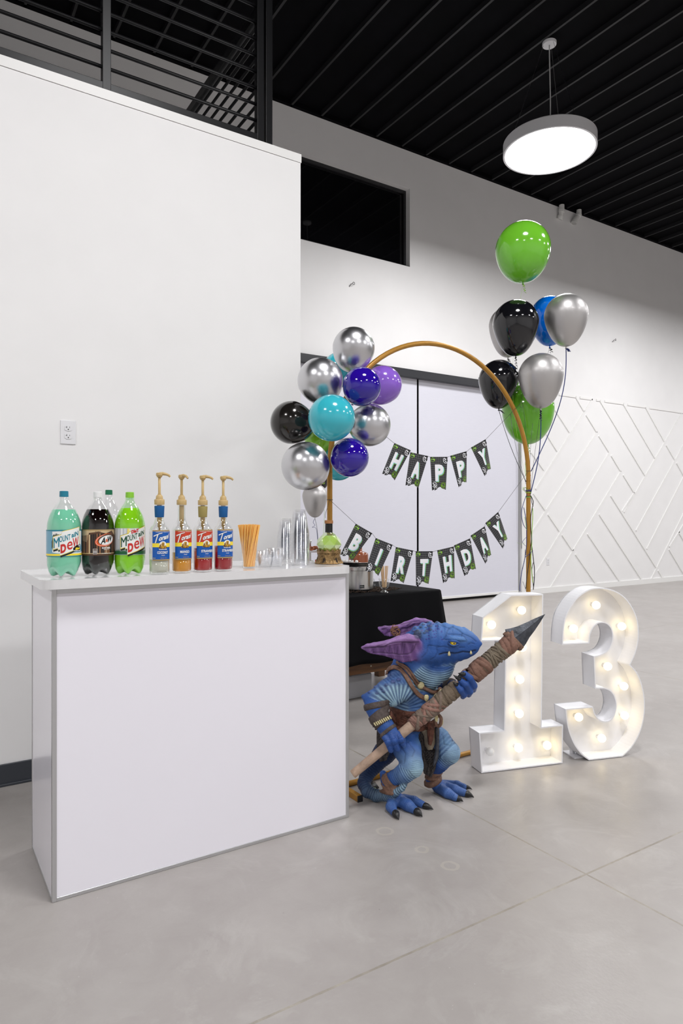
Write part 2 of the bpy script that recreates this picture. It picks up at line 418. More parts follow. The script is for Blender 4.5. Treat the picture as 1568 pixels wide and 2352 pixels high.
# ------------------------------------------------------------------ mezzanine railing
RY = LEFT_Y+.045
rt = thing('railing', 'black steel railing of horizontal bars on top of the white wall', 'railing', (0.8, RY, LZ))
RX1 = 1.716
zs = [3.578+.0953*i for i in range(8)]
cut = PY(243, 100, RY)[0]
for z in zs:
    mb = MB().tube([(-4, RY, z), (RX1, RY, z)], .0095, 10)
    build('rail', mb, M['rail'], rt, world=True, smooth=True)
build('bottom_rail', MB().box((-4, RY-.02, LZ+.012), (RX1, RY+.02, LZ+.055)), M['rail'], rt, world=True, bevel=.003)
build('top_rail', MB().box((-4, RY-.025, 4.32), (RX1+.08, RY+.025, 4.36)), M['rail'], rt, world=True, bevel=.003)
for x in (cut-2.4, cut, RX1, RX1+.056): build('post', MB().box((x-.021, RY-.021, LZ-.0), (x+.021, RY+.021, 4.34)), M['rail'], rt, world=True, bevel=.002)
SX = RX1+.056
rt = thing('railing', 'black steel side railing running back from the corner post to the rear wall', 'railing', (SX, 5.4, LZ))
for z in zs:
    build('rail', MB().tube([(SX, RY+.024, z), (SX, WALL_Y, z)], .0095, 10), M['rail'], rt, world=True, smooth=True)
build('bottom_rail', MB().box((SX-.02, RY+.026, LZ+.012), (SX+.02, WALL_Y, LZ+.055)), M['rail'], rt, world=True)
build('top_rail', MB().box((SX-.028, RY+.026, 4.27), (SX+.028, WALL_Y, 4.33)), M['rail'], rt, world=True, bevel=.003)

# ------------------------------------------------------------------ pendant lamp
M['lamp_white'] = mat('lamp_housing_white', (.75, .75, .77), .35)
M['lamp_face'] = mat('lamp_diffuser', (.9, .9, .9), .4, emis=(1, .98, .96), es=9)
lx, ly = LAMPS[0]
t = thing('pendant_lamp', 'large round white disc pendant lamp hanging from the black ceiling', 'lamp', (lx, ly, LAMP_Z))
R = .493
build('housing', MB().lathe([(0, .13), (R-.01, .13), (R, .12), (R, 0), (R-.02, 0), (R-.02, .02), (0, .02)], 96, (lx, ly, LAMP_Z)), M['lamp_white'], t, world=True, smooth=True, auto=40)
build('diffuser', MB().lathe([(R-.021, .003), (R-.03, .001), (0, .001)], 96, (lx, ly, LAMP_Z)), M['lamp_face'], t, world=True)
build('canopy', MB().lathe([(0, 0), (.072, 0), (.075, .004), (.075, .03), (0, .03)], 48, (lx, ly, CEIL_Z-.03)), M['lamp_white'], t, world=True, smooth=True, auto=40)
cord = [(lx+.03*math.sin(3*s)*(1-s), ly, LAMP_Z+.12+(CEIL_Z-.03-LAMP_Z-.12)*s) for s in np.linspace(0, 1, 14)]
build('power_cord', MB().tube(cord, .0065, 8), mat('cord_white', (.6, .6, .6), .5), t, world=True, smooth=True)
M['steel_wire'] = mat('thin_steel_wire', (.25, .25, .25), .35, 1)
for a in (20, 140, 260):
    a = math.radians(a)
    build('suspension_wire', MB().tube([(lx+.42*math.cos(a), ly+.42*math.sin(a), LAMP_Z+.12), (lx+.06*math.cos(a), ly+.06*math.sin(a), CEIL_Z-.02)], .0016, 5), M['steel_wire'], t, world=True)

# ------------------------------------------------------------------ power outlets
M['plate'] = mat('outlet_plate', (.80, .80, .82), .3)
M['slot'] = mat('outlet_slot', (.02, .02, .02), .5)
def outlet(px, py, Y, lab, s=1.0):
    p = PY(px, py, Y); x, z = p[0], p[2]
    t = thing('power_outlet', lab, 'outlet', (x, Y, z))
    build('cover_plate', MB().box((x-.036*s, Y-.006, z-.059*s), (x+.036*s, Y, z+.059*s)), M['plate'], t, world=True, bevel=.003)
    for dz in (.02, -.02):
        c = [(x+.0165*s*max(-1, min(1, 1.25*math.cos(a))), Y-.007, z+dz*s+.0145*s*math.sin(a)) for a in np.linspace(0, 2*math.pi, 28, endpoint=False)]
        r = build('receptacle', MB().prism(c, (0, -.0015, 0)), M['plate'], t, world=True)
        y = Y-.0093; mb = MB()
        zc = z+dz*s
        mb.box((x-.008*s, y, zc+.0), (x-.0062*s, y+.001, zc+.0085*s)); mb.box((x-.0115*s, y, zc+.003*s), (x-.008*s, y+.001, zc+.005*s))
        mb.box((x+.0055*s, y, zc+.0005), (x+.007*s, y+.001, zc+.008*s))
        mb.prism([(x+.0028*s*math.cos(a), y+.001, zc-.0065*s+.0028*s*math.sin(a)) for a in np.linspace(0, 2*math.pi, 12, endpoint=False)], (0, -.001, 0))
        build('slots', mb, M['slot'], r, world=True)
outlet(156, 993, LEFT_Y, 'white duplex power outlet high on the left wall above the soda bottles')
outlet(1258, 1290, WALL_Y, 'small white power outlet low on the moulded wall right of the gold arch')
# ------------------------------------------------------------------ portable bar
BZ = 1.063
bx0, bx1, by0, by1 = .392, 1.553, 2.366, 2.80
M['laminate'] = mat('bar_white_laminate', srgb(243, 241, 249), .22, coat=.3)
M['alu'] = noisy(mat('brushed_aluminium', (.86, .86, .87), .36, .45), 40, .015)
M['alu2'] = mat('aluminium_edge', (.55, .55, .56), .35, .7)
M['top'] = mat('bar_top_white', (.84, .84, .85), .15, coat=.4)
bar = thing('portable_bar', 'white portable bar counter with aluminium edges standing on concrete', 'bar counter', ((bx0+bx1)/2, (by0+by1)/2, 0))
zt0 = BZ-.03
build('front_panel', MB().box((bx0+.012, by0, .012), (bx1-.012, by0+.012, zt0-.012)), M['laminate'], bar, world=True)
build('side_panel', MB().box((bx0, by0+.012, .012), (bx0+.012, by1, zt0-.012)), M['laminate'], bar, world=True)
build('side_panel', MB().box((bx1-.012, by0+.012, .012), (bx1, by1, zt0-.012)), M['laminate'], bar, world=True)
mb = MB()
for x in (bx0-.002, bx1-.013): mb.box((x, by0-.003, 0), (x+.015, by0+.013, zt0))
mb.box((bx0+.012, by0-.003, 0), (bx1-.012, by0+.012, .013)); mb.box((bx0+.012, by0-.003, zt0-.02), (bx1-.012, by0+.012, zt0))
for x in (bx0-.002, bx1-.011):
    mb.box((x, by0+.013, 0), (x+.013, by1, .012)); mb.box((x, by0+.013, zt0-.014), (x+.013, by1, zt0)); mb.box((x, by1-.008, .012), (x+.013, by1+.004, zt0-.014))
build('edge_trim', mb, M['alu2'], bar, world=True, bevel=.002)
build('inner_shelf', MB().box((bx0+.013, by0+.013, .5), (bx1-.013, by1-.02, .52)), M['laminate'], bar, world=True)
def rrect(x0, y0, x1, y1, r, n=8):
    pts = []
    for cx, cy, a in ((x1-r, y1-r, 0), (x0+r, y1-r, 90), (x0+r, y0+r, 180), (x1-r, y0+r, 270)):
        for i in range(n+1):
            t = math.radians(a+90*i/n); pts.append((cx+r*math.cos(t), cy+r*math.sin(t)))
    return pts
cx0, cx1, cy0, cy1 = .352, 1.548, 2.322, 2.845
pts = rrect(cx0+.003, cy0+.003, cx1-.003, cy1-.003, .04)
build('countertop', MB().prism([(a, b, zt0+.002) for a, b in pts], (0, 0, BZ-zt0-.003)), M['top'], bar, world=True)
o1 = rrect(cx0, cy0, cx1, cy1, .042); o2 = rrect(cx0+.003, cy0+.003, cx1-.003, cy1-.003, .04); n = len(o1)
vs_ = [(a, b, zt0-.001) for a, b in o1]+[(a, b, BZ) for a, b in o1]+[(a, b, BZ) for a, b in o2]+[(a, b, zt0-.001) for a, b in o2]
fs_ = []
for i in range(n):
    j = (i+1) % n
    fs_ += [(i, j, n+j, n+i), (n+i, n+j, 2*n+j, 2*n+i), (2*n+i, 2*n+j, 3*n+j, 3*n+i), (3*n+i, 3*n+j, j, i)]
build('metal_rim', MB().add(vs_, fs_), M['alu'], bar, world=True, smooth=True, auto=40)

# ------------------------------------------------------------------ bottles
M['pet'] = clear('clear_bottle_plastic', (.98, .985, .985), .10)
M['glass'] = clear('clear_bottle_glass', (.965, .975, .972), .13)
def capmat(n, c): return mat(n, c, .4)
def liquid(n, c, tr=.3):
    m = mat(n, c, .08, coat=1.0, trans=tr, ior=1.2); return m
CLIP = 10
def cyl_fn(R0, off=0.0012, a0=0.0):
    """label coordinates (m along the girth, height) -> bottle surface; 0 faces -Y, a0 turns it"""
    def fn(x, z, e=off):
        t = -math.pi/2+a0+x/R0
        return ((R0+e)*math.cos(t), (R0+e)*math.sin(t), z)
    return fn
def patch(mb, fn, top, bot, mi=0, n=24):
    """area between two polylines (same x range), cut in narrow strips that follow the curve"""
    xs = np.linspace(top[0][0], top[-1][0], n+1)
    xs = np.unique(np.concatenate([xs, [p[0] for p in top], [p[0] for p in bot]]))
    tt = np.interp(xs, [p[0] for p in top], [p[1] for p in top]); bb = np.interp(xs, [p[0] for p in bot], [p[1] for p in bot])
    vs = [fn(x, z) for x, z in zip(xs, tt)]+[fn(x, z) for x, z in zip(xs, bb)]; k = len(xs)
    mb.add(vs, [(k+i, k+i+1, i+1, i) for i in range(k-1)], mi)
def rect(mb, fn, x0, x1, z0, z1, mi=0, n=12): patch(mb, fn, [(x0, z1), (x1, z1)], [(x0, z0), (x1, z0)], mi, n)
def oval(mb, fn, cx, cz, a, b, mi=0, rot=0., n=40, cut=None):
    xs = np.linspace(-1, 1, n)
    # rotated ellipse as upper and lower graph
    A = math.hypot(a*math.cos(rot), b*math.sin(rot)); tx = xs*A
    c_, s_ = math.cos(rot), math.sin(rot)
    qa = (s_*s_)/(a*a)+(c_*c_)/(b*b)
    up = []; lo = []
    for x in tx:
        qb = 2*x*c_*s_*(1/(a*a)-1/(b*b)); qc = x*x*(c_*c_/(a*a)+s_*s_/(b*b))-1
        D = max(0, qb*qb-4*qa*qc)**.5
        up.append((cx+x, cz+(-qb+D)/(2*qa))); lo.append((cx+x, cz+(-qb-D)/(2*qa)))
    patch(mb, fn, up, lo, mi, 2)
CPAL = {k: mat('print_'+k, srgb(*v), .35, coat=.3) for k, v in dict(teal=(12, 130, 150), red=(203, 42, 38), yellow=(252, 226, 60), white=(240, 242, 240), black=(15, 20, 20),
    green=(8, 78, 48), silver=(190, 195, 198), tan=(205, 180, 140), brown=(88, 58, 38), wood=(140, 98, 66), orange=(226, 92, 30), blue=(0, 88, 178), navy=(8, 42, 110),
    trn=(205, 62, 30), gold=(176, 150, 100), sky=(120, 175, 200), pine=(16, 92, 54), ltgrey=(215, 220, 225), lime=(150, 210, 40), ochre=(200, 150, 30)).items()}
SODA_H = .300
def soda(u, v, lab, cap, capn, liqm, lvl, shellm, design, d=None, r=.0555, back=False, turn=0, rows=None, grp='two liter soda bottles on the bar', sc=.965):
    p = PZ(u, v, BZ) if d is None else P(u, v, d); p[2] = BZ
    ang = math.atan2(p[0], p[1])           # direction from the camera
    t = thing('soda_bottle', lab, 'bottle', tuple(p), 0, grp)
    H = SODA_H*sc; a0 = -ang*turn
    def petal(rr, z, th):
        if z > .05: return rr
        k = (1-z/.05); return rr*(1-.10*k*abs(math.sin(2.5*(th-.5)))**1.2) 
    prof = [(.0, .012), (.018, .008), (.034, .0), (.042, .004), (.050, .02), (r-.0008, .04), (r, .055), (r, .176), (r-.0012, .188), (r-.0042, .203), (r-.0095, .219), (r-.0165, .234), (r-.0255, .249), (r-.034, .261), (.0145, .273), (.0125, .281), (.0125, .292)]
    prof = [(a, b*sc) for a, b in prof]
    def pol(pp, n=5):
        out = []
        for i in range(len(pp)-1):
            for j in range(n): s = j/n; out.append((pp[i][0]*(1-s)+pp[i+1][0]*s, pp[i][1]*(1-s)+pp[i+1][1]*s))
        return out+[pp[-1]]
    def up(z, m):  # feet: flutes at the base
        return m
    mb = MB(); mb.lathe(pol(prof, 3), 60, mi=0, rfun=petal)
    # foot flutes: push the bottom edge up between the five feet
    vv = []
    for (x, y, z) in mb.v:
        th = math.atan2(y, x); k = max(0, 1-z/.05)
        vv.append((x, y, z+.016*k*abs(math.sin(2.5*(th-.5)))**1.5))
    mb.v = vv
    build('bottle_body', mb, shellm, t, smooth=True)
    z1 = lvl*sc
    rl = np.interp(z1, [q[1] for q in prof], [q[0] for q in prof])
    lp = [(a-.0012 if a > .002 else 0, max(b, .002)) for a, b in prof if b < z1-.002]+[(rl-.0012, z1), (0, z1+.0002)]
    mb = MB(); mb.lathe(pol(lp[:-1], 3)+[lp[-1]], 60, rfun=petal)
    mb.v = [(x, y, z+.016*max(0, 1-z/.05)*abs(math.sin(2.5*(math.atan2(y, x)-.5)))**1.5+.0008) for (x, y, z) in mb.v]
    if liqm: build('drink', mb, liqm, t, smooth=True)
    mb = MB(); zc = .284*sc
    mb.lathe([(.0150, zc-.008), (.0165, zc-.007), (.0165, zc-.004), (.0150, zc-.003)], 32)
    build('neck_ring', mb, shellm, t, smooth=True)
    mb = MB(); mb.lathe([(0, .020), (.0130, .020), (.0142, .0185), (.0146, 0), (.0120, 0)], 48, (0, 0, zc-.002), rfun=lambda q, z, th: q*(1+.015*(1 if int(th*48/math.pi) % 2 else 0)) if q > .014 else q)
    build('cap', mb, capmat(capn, cap), t, smooth=True, auto=30)
    if design:
        lb = MB(); fn = cyl_fn(r, .0006, a0)
        mats = design(lb, lambda z, k=sc: z, r, a0)
        lb.v = [(x, y, z*sc) for x, y, z in lb.v]
        build('printed_label', lb, mats, t)
    return t
def layer(r, a0, e): return cyl_fn(r, e, a0)
def dew_badge(lb, r, a0, z0, s, c_mtn, diet=False, iM=None):
    F = lambda e: layer(r, a0, e)
    sk = .27
    def poly(e, grow, mi, dx=0, dz=0):
        g = grow
        top = [(-.044-g, .036), (-.018, .0405+.0), (-.0178, .040), (.048+g, .040)]
        top = [(-.045-g, .030+g), (-.019, .031+g), (-.0165, .041+g if not diet else .036+g), (.043+g, .040+g)]
        bot = [(-.045-g, -.012-g), (-.030, -.011-g), (-.0298, -.017-g), (-.0235, -.0165-g), (-.0232, -.038-g), (.043+g, -.030-g)]
        f = F(e)
        sh = lambda q: [(x*s+dx, z0+(z_*s+x*s*sk)+dz) for x, z_ in q]
        patch(lb, f, sh(top), sh(bot), mi, 20)
    poly(.0009, .0022, iM['black'], .0015, -.006)
    poly(.0011, .0030, iM['green'] if diet else iM['teal'])
    poly(.0013, .0022, iM['yellow'])
    poly(.0015, .0004, iM['white'])
    f = F(.0018)
    put_text(lb, 'M', f, -.035*s, z0-.0085*s-.035*s*sk, h=.034*s, wd=.0185*s, mi=iM[c_mtn], skew=sk, bold=.0)
    put_text(lb, 'M', F(.00185), -.0343*s, z0-.0085*s-.0343*s*sk, h=.034*s, wd=.0185*s, mi=iM[c_mtn], skew=sk, bold=.0)
    put_text(lb, 'OUNT', f, -.008*s, z0+.006*s-.008*s*sk, h=.021*s, wd=.034*s, mi=iM[c_mtn], skew=sk, bold=.02)
    put_text(lb, 'aiN', f, .0255*s, z0+.012*s+.0255*s*sk, h=.017*s, wd=.027*s, mi=iM[c_mtn], skew=sk, bold=.03)
    put_text(lb, 'D', f, -.013*s, z0-.033*s-.013*s*sk, h=.031*s, wd=.017*s, mi=iM['red'], skew=sk, bold=.06)
    put_text(lb, 'e', f, .0070*s, z0-.028*s+.007*s*sk, h=.029*s, wd=.018*s, mi=iM['red'], skew=sk, bold=.012)
    put_text(lb, 'W', f, .0280*s, z0-.026*s+.028*s*sk, h=.035*s, wd=.024*s, mi=iM['red'], skew=sk, bold=.02)
def pal(names): return [CPAL[n] for n in names], {n: i for i, n in enumerate(names)}
def full(lb, r, a0, z0, z1, mi, e=.0006):
    fn = layer(r, a0, e); rect(lb, fn, -math.pi*r, math.pi*r, z0, z1, mi, 64)
LZ0, LZ1 = .073, .166
def design_teal(lb, z, r, a0):
    mats, I = pal(['white', 'teal', 'yellow', 'red', 'black', 'sky', 'green', 'silver'])
    full(lb, r, a0, LZ0, LZ1, I['sky'])
    full(lb, r, a0, LZ1-.004, LZ1, I['teal'], .0008); full(lb, r, a0, LZ0, LZ0+.003, I['teal'], .0008); full(lb, r, a0, LZ0+.003, LZ0+.010, I['yellow'], .0008)
    f = layer(r, a0, .0007)
    patch(lb, f, [(-.05, .160), (0, .162)], [(-.05, .146), (-.03, .150), (-.012, .146), (0, .150)], I['white'], 12)
    patch(lb, f, [(.03, .162), (.06, .162)], [(.03, .150), (.045, .12), (.06, .11)], I['white'], 8)
    for x in (0, .014, .026): patch(lb, f, [(x, .160), (x+.006, .162)], [(x-.006, .140), (x, .140)], I['yellow' if x == 0 else 'white'], 3)
    patch(lb, f, [(-.052, .125), (-.046, .150), (-.035, .154), (-.02, .148)], [(-.052, .1), (-.046, .11), (-.035, .13), (-.02, .14)], I['black'], 8)
    patch(lb, f, [(-.05, .1), (-.03, .096), (0, .088), (.04, .086), (.07, .09)], [(-.05, .088), (-.03, .085), (0, .084), (.04, .083), (.07, .083)], I['white'], 20)
    dew_badge(lb, r, a0, .123, 1.0, 'teal', False, I)
    f = layer(r, a0, .0021)
    put_text(lb, 'Baja', f, .044, .106, h=.006, mi=I['white'], shear=.3, bold=.05); 
    patch(lb, layer(r, a0, .0019), [(.018, .102), (.03, .112), (.048, .114)], [(.018, .094), (.03, .092), (.048, .09)], I['black'], 8)
    put_text(lb, 'Blast', f, .036, .0965, h=.008, wd=.022, mi=I['yellow'], shear=.3, bold=.06, skew=.15)
    put_text(lb, 'TROPICAL LIME', f, .034, .0905, h=.0042, wd=.030, mi=I['white'], bold=.05)
    return mats
def design_diet(lb, z, r, a0):
    mats, I = pal(['silver', 'white', 'yellow', 'red', 'black', 'green', 'pine', 'ltgrey', 'teal'])
    full(lb, r, a0, LZ0, LZ1+.004, I['silver'])
    f = layer(r, a0, .0008)
    for i, x in enumerate(np.arange(-.06, .06, .012)):
        patch(lb, f, [(x, .169), (x+.006, .169)], [(x*.35, .130), (x*.35+.002, .130)], I['yellow' if i == 3 else 'white' if i % 2 else 'ltgrey'], 3)
    full(lb, r, a0, LZ0+.0015, LZ0+.011, I['pine'], .0008)
    rnd = random.Random(4)
    for i in range(70):
        x = -math.pi*r+i*2*math.pi*r/70; h = .006+rnd.random()*.008
        patch(lb, f, [(x-.003, LZ0+.010), (x, LZ0+.010+h), (x+.003, LZ0+.010)], [(x-.003, LZ0+.009), (x+.003, LZ0+.009)], I['pine'], 1)
    dew_badge(lb, r, a0, .122, 1.05, 'green', True, I)
    put_text(lb, 'DIeT', layer(r, a0, .0023), .0015, .1530, h=.0125, wd=.025, mi=I['red'], bold=.07, skew=.27)
    patch(lb, layer(r, a0, .0020), [(-.012, .160), (.015, .1695)], [(-.012, .148), (.015, .156)], I['ltgrey'], 8)
    return mats
def design_root(lb, z, r, a0):
    mats, I = pal(['wood', 'brown', 'tan', 'white', 'black', 'orange', 'gold'])
    full(lb, r, a0, LZ0, LZ1, I['brown'])
    f = layer(r, a0, .0008); rnd = random.Random(2)
    x = -.1
    while x < .1:
        w_ = .002+.005*rnd.random(); rect(lb, f, x, x+w_*.7, LZ0+.008, LZ1-.018+.004*math.cos(x*40), I['wood' if rnd.random() < .6 else 'tan' if rnd.random() < .3 else 'black'], 2); x += w_
    full(lb, r, a0, LZ1-.004, LZ1, I['gold'], .0009)
    patch(lb, f, [(-.17, LZ1-.002), (.17, LZ1-.002)], [(-.17, LZ1-.02), (-.05, LZ1-.045), (-.042, LZ1-.012), (-.01, LZ1-.008), (.015, LZ1-.014), (.04, LZ1-.004), (.055, LZ1-.02), (.17, LZ1-.02)], I['tan'], 40)
    full(lb, r, a0, LZ0+.006, LZ0+.0085, I['tan'], .0009)
    rot = .30
    cx, cz = .014, .128
    oval(lb, layer(r, a0, .0010), cx, cz, .0365, .0215, I['orange'], rot)
    oval(lb, layer(r, a0, .0012), cx+.0006, cz, .0345, .0195, I['white'], rot)
    oval(lb, layer(r, a0, .0014), cx+.0006, cz, .0335, .0185, I['orange'], rot)
    oval(lb, layer(r, a0, .0015), cx+.004, cz+.0025, .0315, .0180, I['brown'], rot)
    oval(lb, layer(r, a0, .0016), cx+.004, cz, .0275, .0160, I['white'], rot)
    f = layer(r, a0, .0020)
    put_text(lb, 'A', f, cx-.010, cz-.0135, h=.022, wd=.017, mi=I['black'], bold=.04, shear=.3, skew=.3)
    put_text(lb, 'W', f, cx+.017, cz-.006, h=.021, wd=.021, mi=I['black'], bold=.04, shear=.3, skew=.3)
    put_text(lb, '&', layer(r, a0, .0024), cx+.0035, cz-.0065, h=.011, wd=.009, mi=I['orange'], bold=.04, skew=.3)
    put_text(lb, 'ROOT BEER', f, .016, .097, h=.0055, wd=.030, mi=I['white'], bold=.05)
    put_text(lb, 'SINCE 1919', f, .016, .0925, h=.0028, wd=.018, mi=I['white'], bold=.02)
    put_text(lb, '2 LITERS (2.1 QT)', f, .017, .078, h=.0036, wd=.034, mi=I['white'], bold=.02)
    rect(lb, layer(r, a0, .0012), -.028, -.014, .078, .097, I['white'], 3); rect(lb, layer(r, a0, .0014), -.0270, -.015, .079, .096, I['brown'], 3)
    for zz in (.0815, .0845, .0875, .0905): rect(lb, f, -.026, -.016, zz, zz+.0012, I['white'], 2)
    put_text(lb, 'NO CAFFEINE', f, -.012, .1575, h=.0025, wd=.018, mi=I['brown'], bold=.02)
    return mats
teal_liq = liquid('teal_soda', srgb(128, 212, 176), .0); root_liq = mat('root_beer', srgb(14, 6, 6), .06, coat=.3, spec=.3)
diet_liq = liquid('lime_soda', srgb(166, 220, 40), .0)
M['pet_green'] = clear('green_bottle_plastic', (.82, .97, .80), .10)
soda(147, 1324, 'soda bottle of pale teal drink with blue-green cap, leftmost on the bar', srgb(30, 125, 150), 'cap_teal', teal_liq, .2365, M['pet'], design_teal, turn=-.1)
soda(224.5, 1320, 'dark root beer bottle with a white cap and brown wood print label', srgb(235, 235, 235), 'cap_white', root_liq, .238, M['pet'], design_root, turn=0)
soda(298, 1318, 'bright lime green soda bottle with green cap and silver label', srgb(140, 205, 60), 'cap_lime', diet_liq, .243, M['pet_green'], design_diet, turn=-.15, r=.053)
wt = liquid('clear_water', (.85, .88, .88), .95)
soda(250, 1298, 'clear soda bottle with a dark green cap behind the root beer bottle', srgb(20, 110, 75), 'cap_green', None, .22, M['pet'], None, r=.053, sc=1.05)
M['straw_wrap'] = M['pet']

# syrup bottles with pumps
M['pump'] = mat('tan_pump_plastic', srgb(196, 168, 115), .35)
def syrup(u, v, lab, bandc, red, flavour, liqc, lvl, sugarfree, tilt, pumpturn, h_extra=0.):
    p = PZ(u, v, BZ)
    t = thing('syrup_bottle', lab, 'bottle', tuple(p), 0, 'flavoured syrup bottles with pumps')
    r = .0355; k = 1
    prof = [(0, .003), (r-.006, .001), (r-.002, .004), (r, .010), (r, .150), (r-.001, .158), (r-.006, .168), (r-.013, .176), (.0175, .186), (.0150, .196), (.0140, .205), (.0135, .245), (.0130, .262)]
    sm = []
    for i in range(len(prof)-1):
        for j in range(3): s = j/3; sm.append((prof[i][0]*(1-s)+prof[i+1][0]*s, prof[i][1]*(1-s)+prof[i+1][1]*s))
    build('glass_body', MB().lathe(sm+[prof[-1]], 48), M['glass'], t, smooth=True)
    lp = [(0, .008), (r-.006, .007), (r-.0025, .010), (r-.0022, .016), (r-.0022, lvl), (0, lvl+.0002)]
    build('syrup', MB().lathe(lp, 48), mat('syrup_'+flavour.lower(), liqc, .08, coat=1, trans=.08, ior=1.15), t, smooth=True)
    lb = MB(); mats, I = pal(['blue', 'navy', 'trn', 'yellow', 'white', 'gold', 'black', 'ltgrey', 'ochre', 'brown'])
    F = lambda e: layer(r, 0, e)
    W = .036; z0, z1 = .050, .157
    rect(lb, F(.0004), -W, W, z0, z1, I['gold'], 24)
    rect(lb, F(.0007), -W, W, z0+.0045, z1-.0045, I['blue'], 24)
    topc = I['trn'] if red else I['blue']
    rect(lb, F(.0009), -W, W, .106, z1-.0045, topc, 24)
    rect(lb, F(.0011), -W, W, .097, .111, I['yellow'], 24)
    f = F(.0016)
    # logo word with a long T
    for q in ((.0009, 'black', .0006, -.0006), (.0018, 'white', 0, 0)):
        f = F(q[0]+.0004); c = I[q[1]]
        patch(lb, f, [(-.030+q[2], .138+q[3]), (-.012+q[2], .1455+q[3]), (-.001+q[2], .148+q[3])], [(-.030+q[2], .1335+q[3]), (-.012+q[2], .1425+q[3]), (-.001+q[2], .146+q[3])], c, 8)
        lb.add([f(-.0175+q[2], .142+q[3]), f(-.0135+q[2], .143+q[3]), f(-.0225+q[2], .1115+q[3]), f(-.0262+q[2], .1105+q[3])], [(3, 2, 1, 0)], c)
        put_text(lb, 'orani', f, .0065+q[2], .1215+q[3]+.002, h=.0165, wd=.038, mi=c, shear=.35, bold=.035, skew=.26)
    put_text(lb, 'FORMULA ORIGINALE', F(.0016), .002, .1493, h=.0022, wd=.05, mi=I['white'], bold=.02)
    # round picture of a stone tower with buildings
    oval(lb, F(.0014), .001, .1055, .0125, .0125, I['white'])
    oval(lb, F(.0016), .001, .0960, .0150, .0045, I['brown'])
    for (x0, x1, a, b, c) in ((-.003, .006, .094, .114, 'ochre'), (-.010, -.006, .094, .106, 'brown'), (-.007, -.004, .094, .109, 'ochre'), (.008, .012, .093, .103, 'ochre'), (-.013, .013, .0925, .0955, 'ochre'), (-.001, .001, .102, .110, 'brown'), (.003, .0045, .098, .112, 'brown')):
        rect(lb, F(.0019), x0, x1, a, b, I[c], 2)
    if sugarfree: put_text(lb, 'SUGAR FREE', F(.0016), .002, .0875, h=.0033, wd=.028, mi=I['white'], bold=.05)
    wtxt = {'COCONUT': .038, 'MANGO': .034, 'STRAWBERRY': .056}[flavour]; cxt = {'COCONUT': .001, 'MANGO': .000, 'STRAWBERRY': .010}[flavour]
    put_text(lb, flavour, F(.0016), cxt, .0735, h=.0095, wd=wtxt, mi=I['white'], bold=.03)
    put_text(lb, 'SYRUP', F(.0016), .002, .0670, h=.0028, wd=.012, mi=I['white'], bold=.02)
    put_text(lb, 'SINCE 1925', F(.0016), .004, .0575, h=.0026, wd=.022, mi=I['gold'], bold=.02)
    put_text(lb, '750 ml', F(.0016), -.029, .0575, h=.0026, mi=I['lime'] if 'lime' in I else I['yellow'], bold=.02)
    build('printed_label', lb, mats, t)
    if bandc:
        build('neck_band', MB().lathe([(.0150, .202), (.0160, .205), (.0175, .240), (.0170, .243)][::1], 40), mat('neck_band_colour', bandc, .6), t, smooth=True)
    # pump: collar, dip tube, plunger stem, spout head
    build('collar', MB().lathe([(.0, .247), (.0172, .247), (.0178, .250), (.0178, .264), (.0165, .266), (.0125, .267), (.0120, .276), (.0090, .281), (.0060, .283), (.0060, .286), (0, .286)], 40, rfun=lambda q, z, th: q*(1+.012*(int(th*40/math.pi) % 2)) if q > .017 else q), M['pump'], t, smooth=True, auto=35)
    build('dip_tube', MB().lathe([(.0085, .246), (.0085, .190), (.0065, .186), (.0065, .168), (.0032, .165), (.0032, .012)], 20), M['pump'], t, smooth=True)
    zt_ = .345+h_extra
    build('plunger', MB().lathe([(.0048, .284), (.0048, zt_), (.0, zt_)], 20), M['pump'], t, smooth=True)
    a = pumpturn
    hd = MB(); hd.lathe([(0, .012), (.009, .012), (.0115, .010), (.012, .002), (.010, 0), (.0075, -.005), (0, -.005)], 24, (0, 0, zt_))
    dx, dy = math.cos(a), math.sin(a)
    hd.tube([(dx*s, dy*s, zt_+.0075+dz) for s, dz in ((0, 0), (.012, .001), (.024, -.001), (.033, -.005), (.037, -.010))], [.0062, .0060, .0050, .0042, .0036], 12)
    build('spout_head', hd, M['pump'], t, smooth=True, auto=40)
    return t
syrup(366, 1318.5, 'coconut syrup bottle with a blue neck band and pump, pale liquid', srgb(10, 88, 150), False, 'COCONUT', srgb(205, 205, 190), .052, True, 0, -.35, .004)
syrup(417, 1315.5, 'mango syrup bottle without a neck band, orange liquid below its label', None, True, 'MANGO', srgb(222, 150, 20), .075, False, 0, -1.3)
syrup(465.5, 1313, 'strawberry syrup bottle with an olive neck band and red upper label', srgb(160, 145, 85), True, 'STRAWBERRY', srgb(175, 8, 22), .088, False, 0, -.45)
syrup(512.5, 1311, 'strawberry syrup bottle with a blue neck band beside the orange straws', srgb(10, 88, 150), False, 'STRAWBERRY', srgb(165, 8, 26), .095, True, 0, -.3)

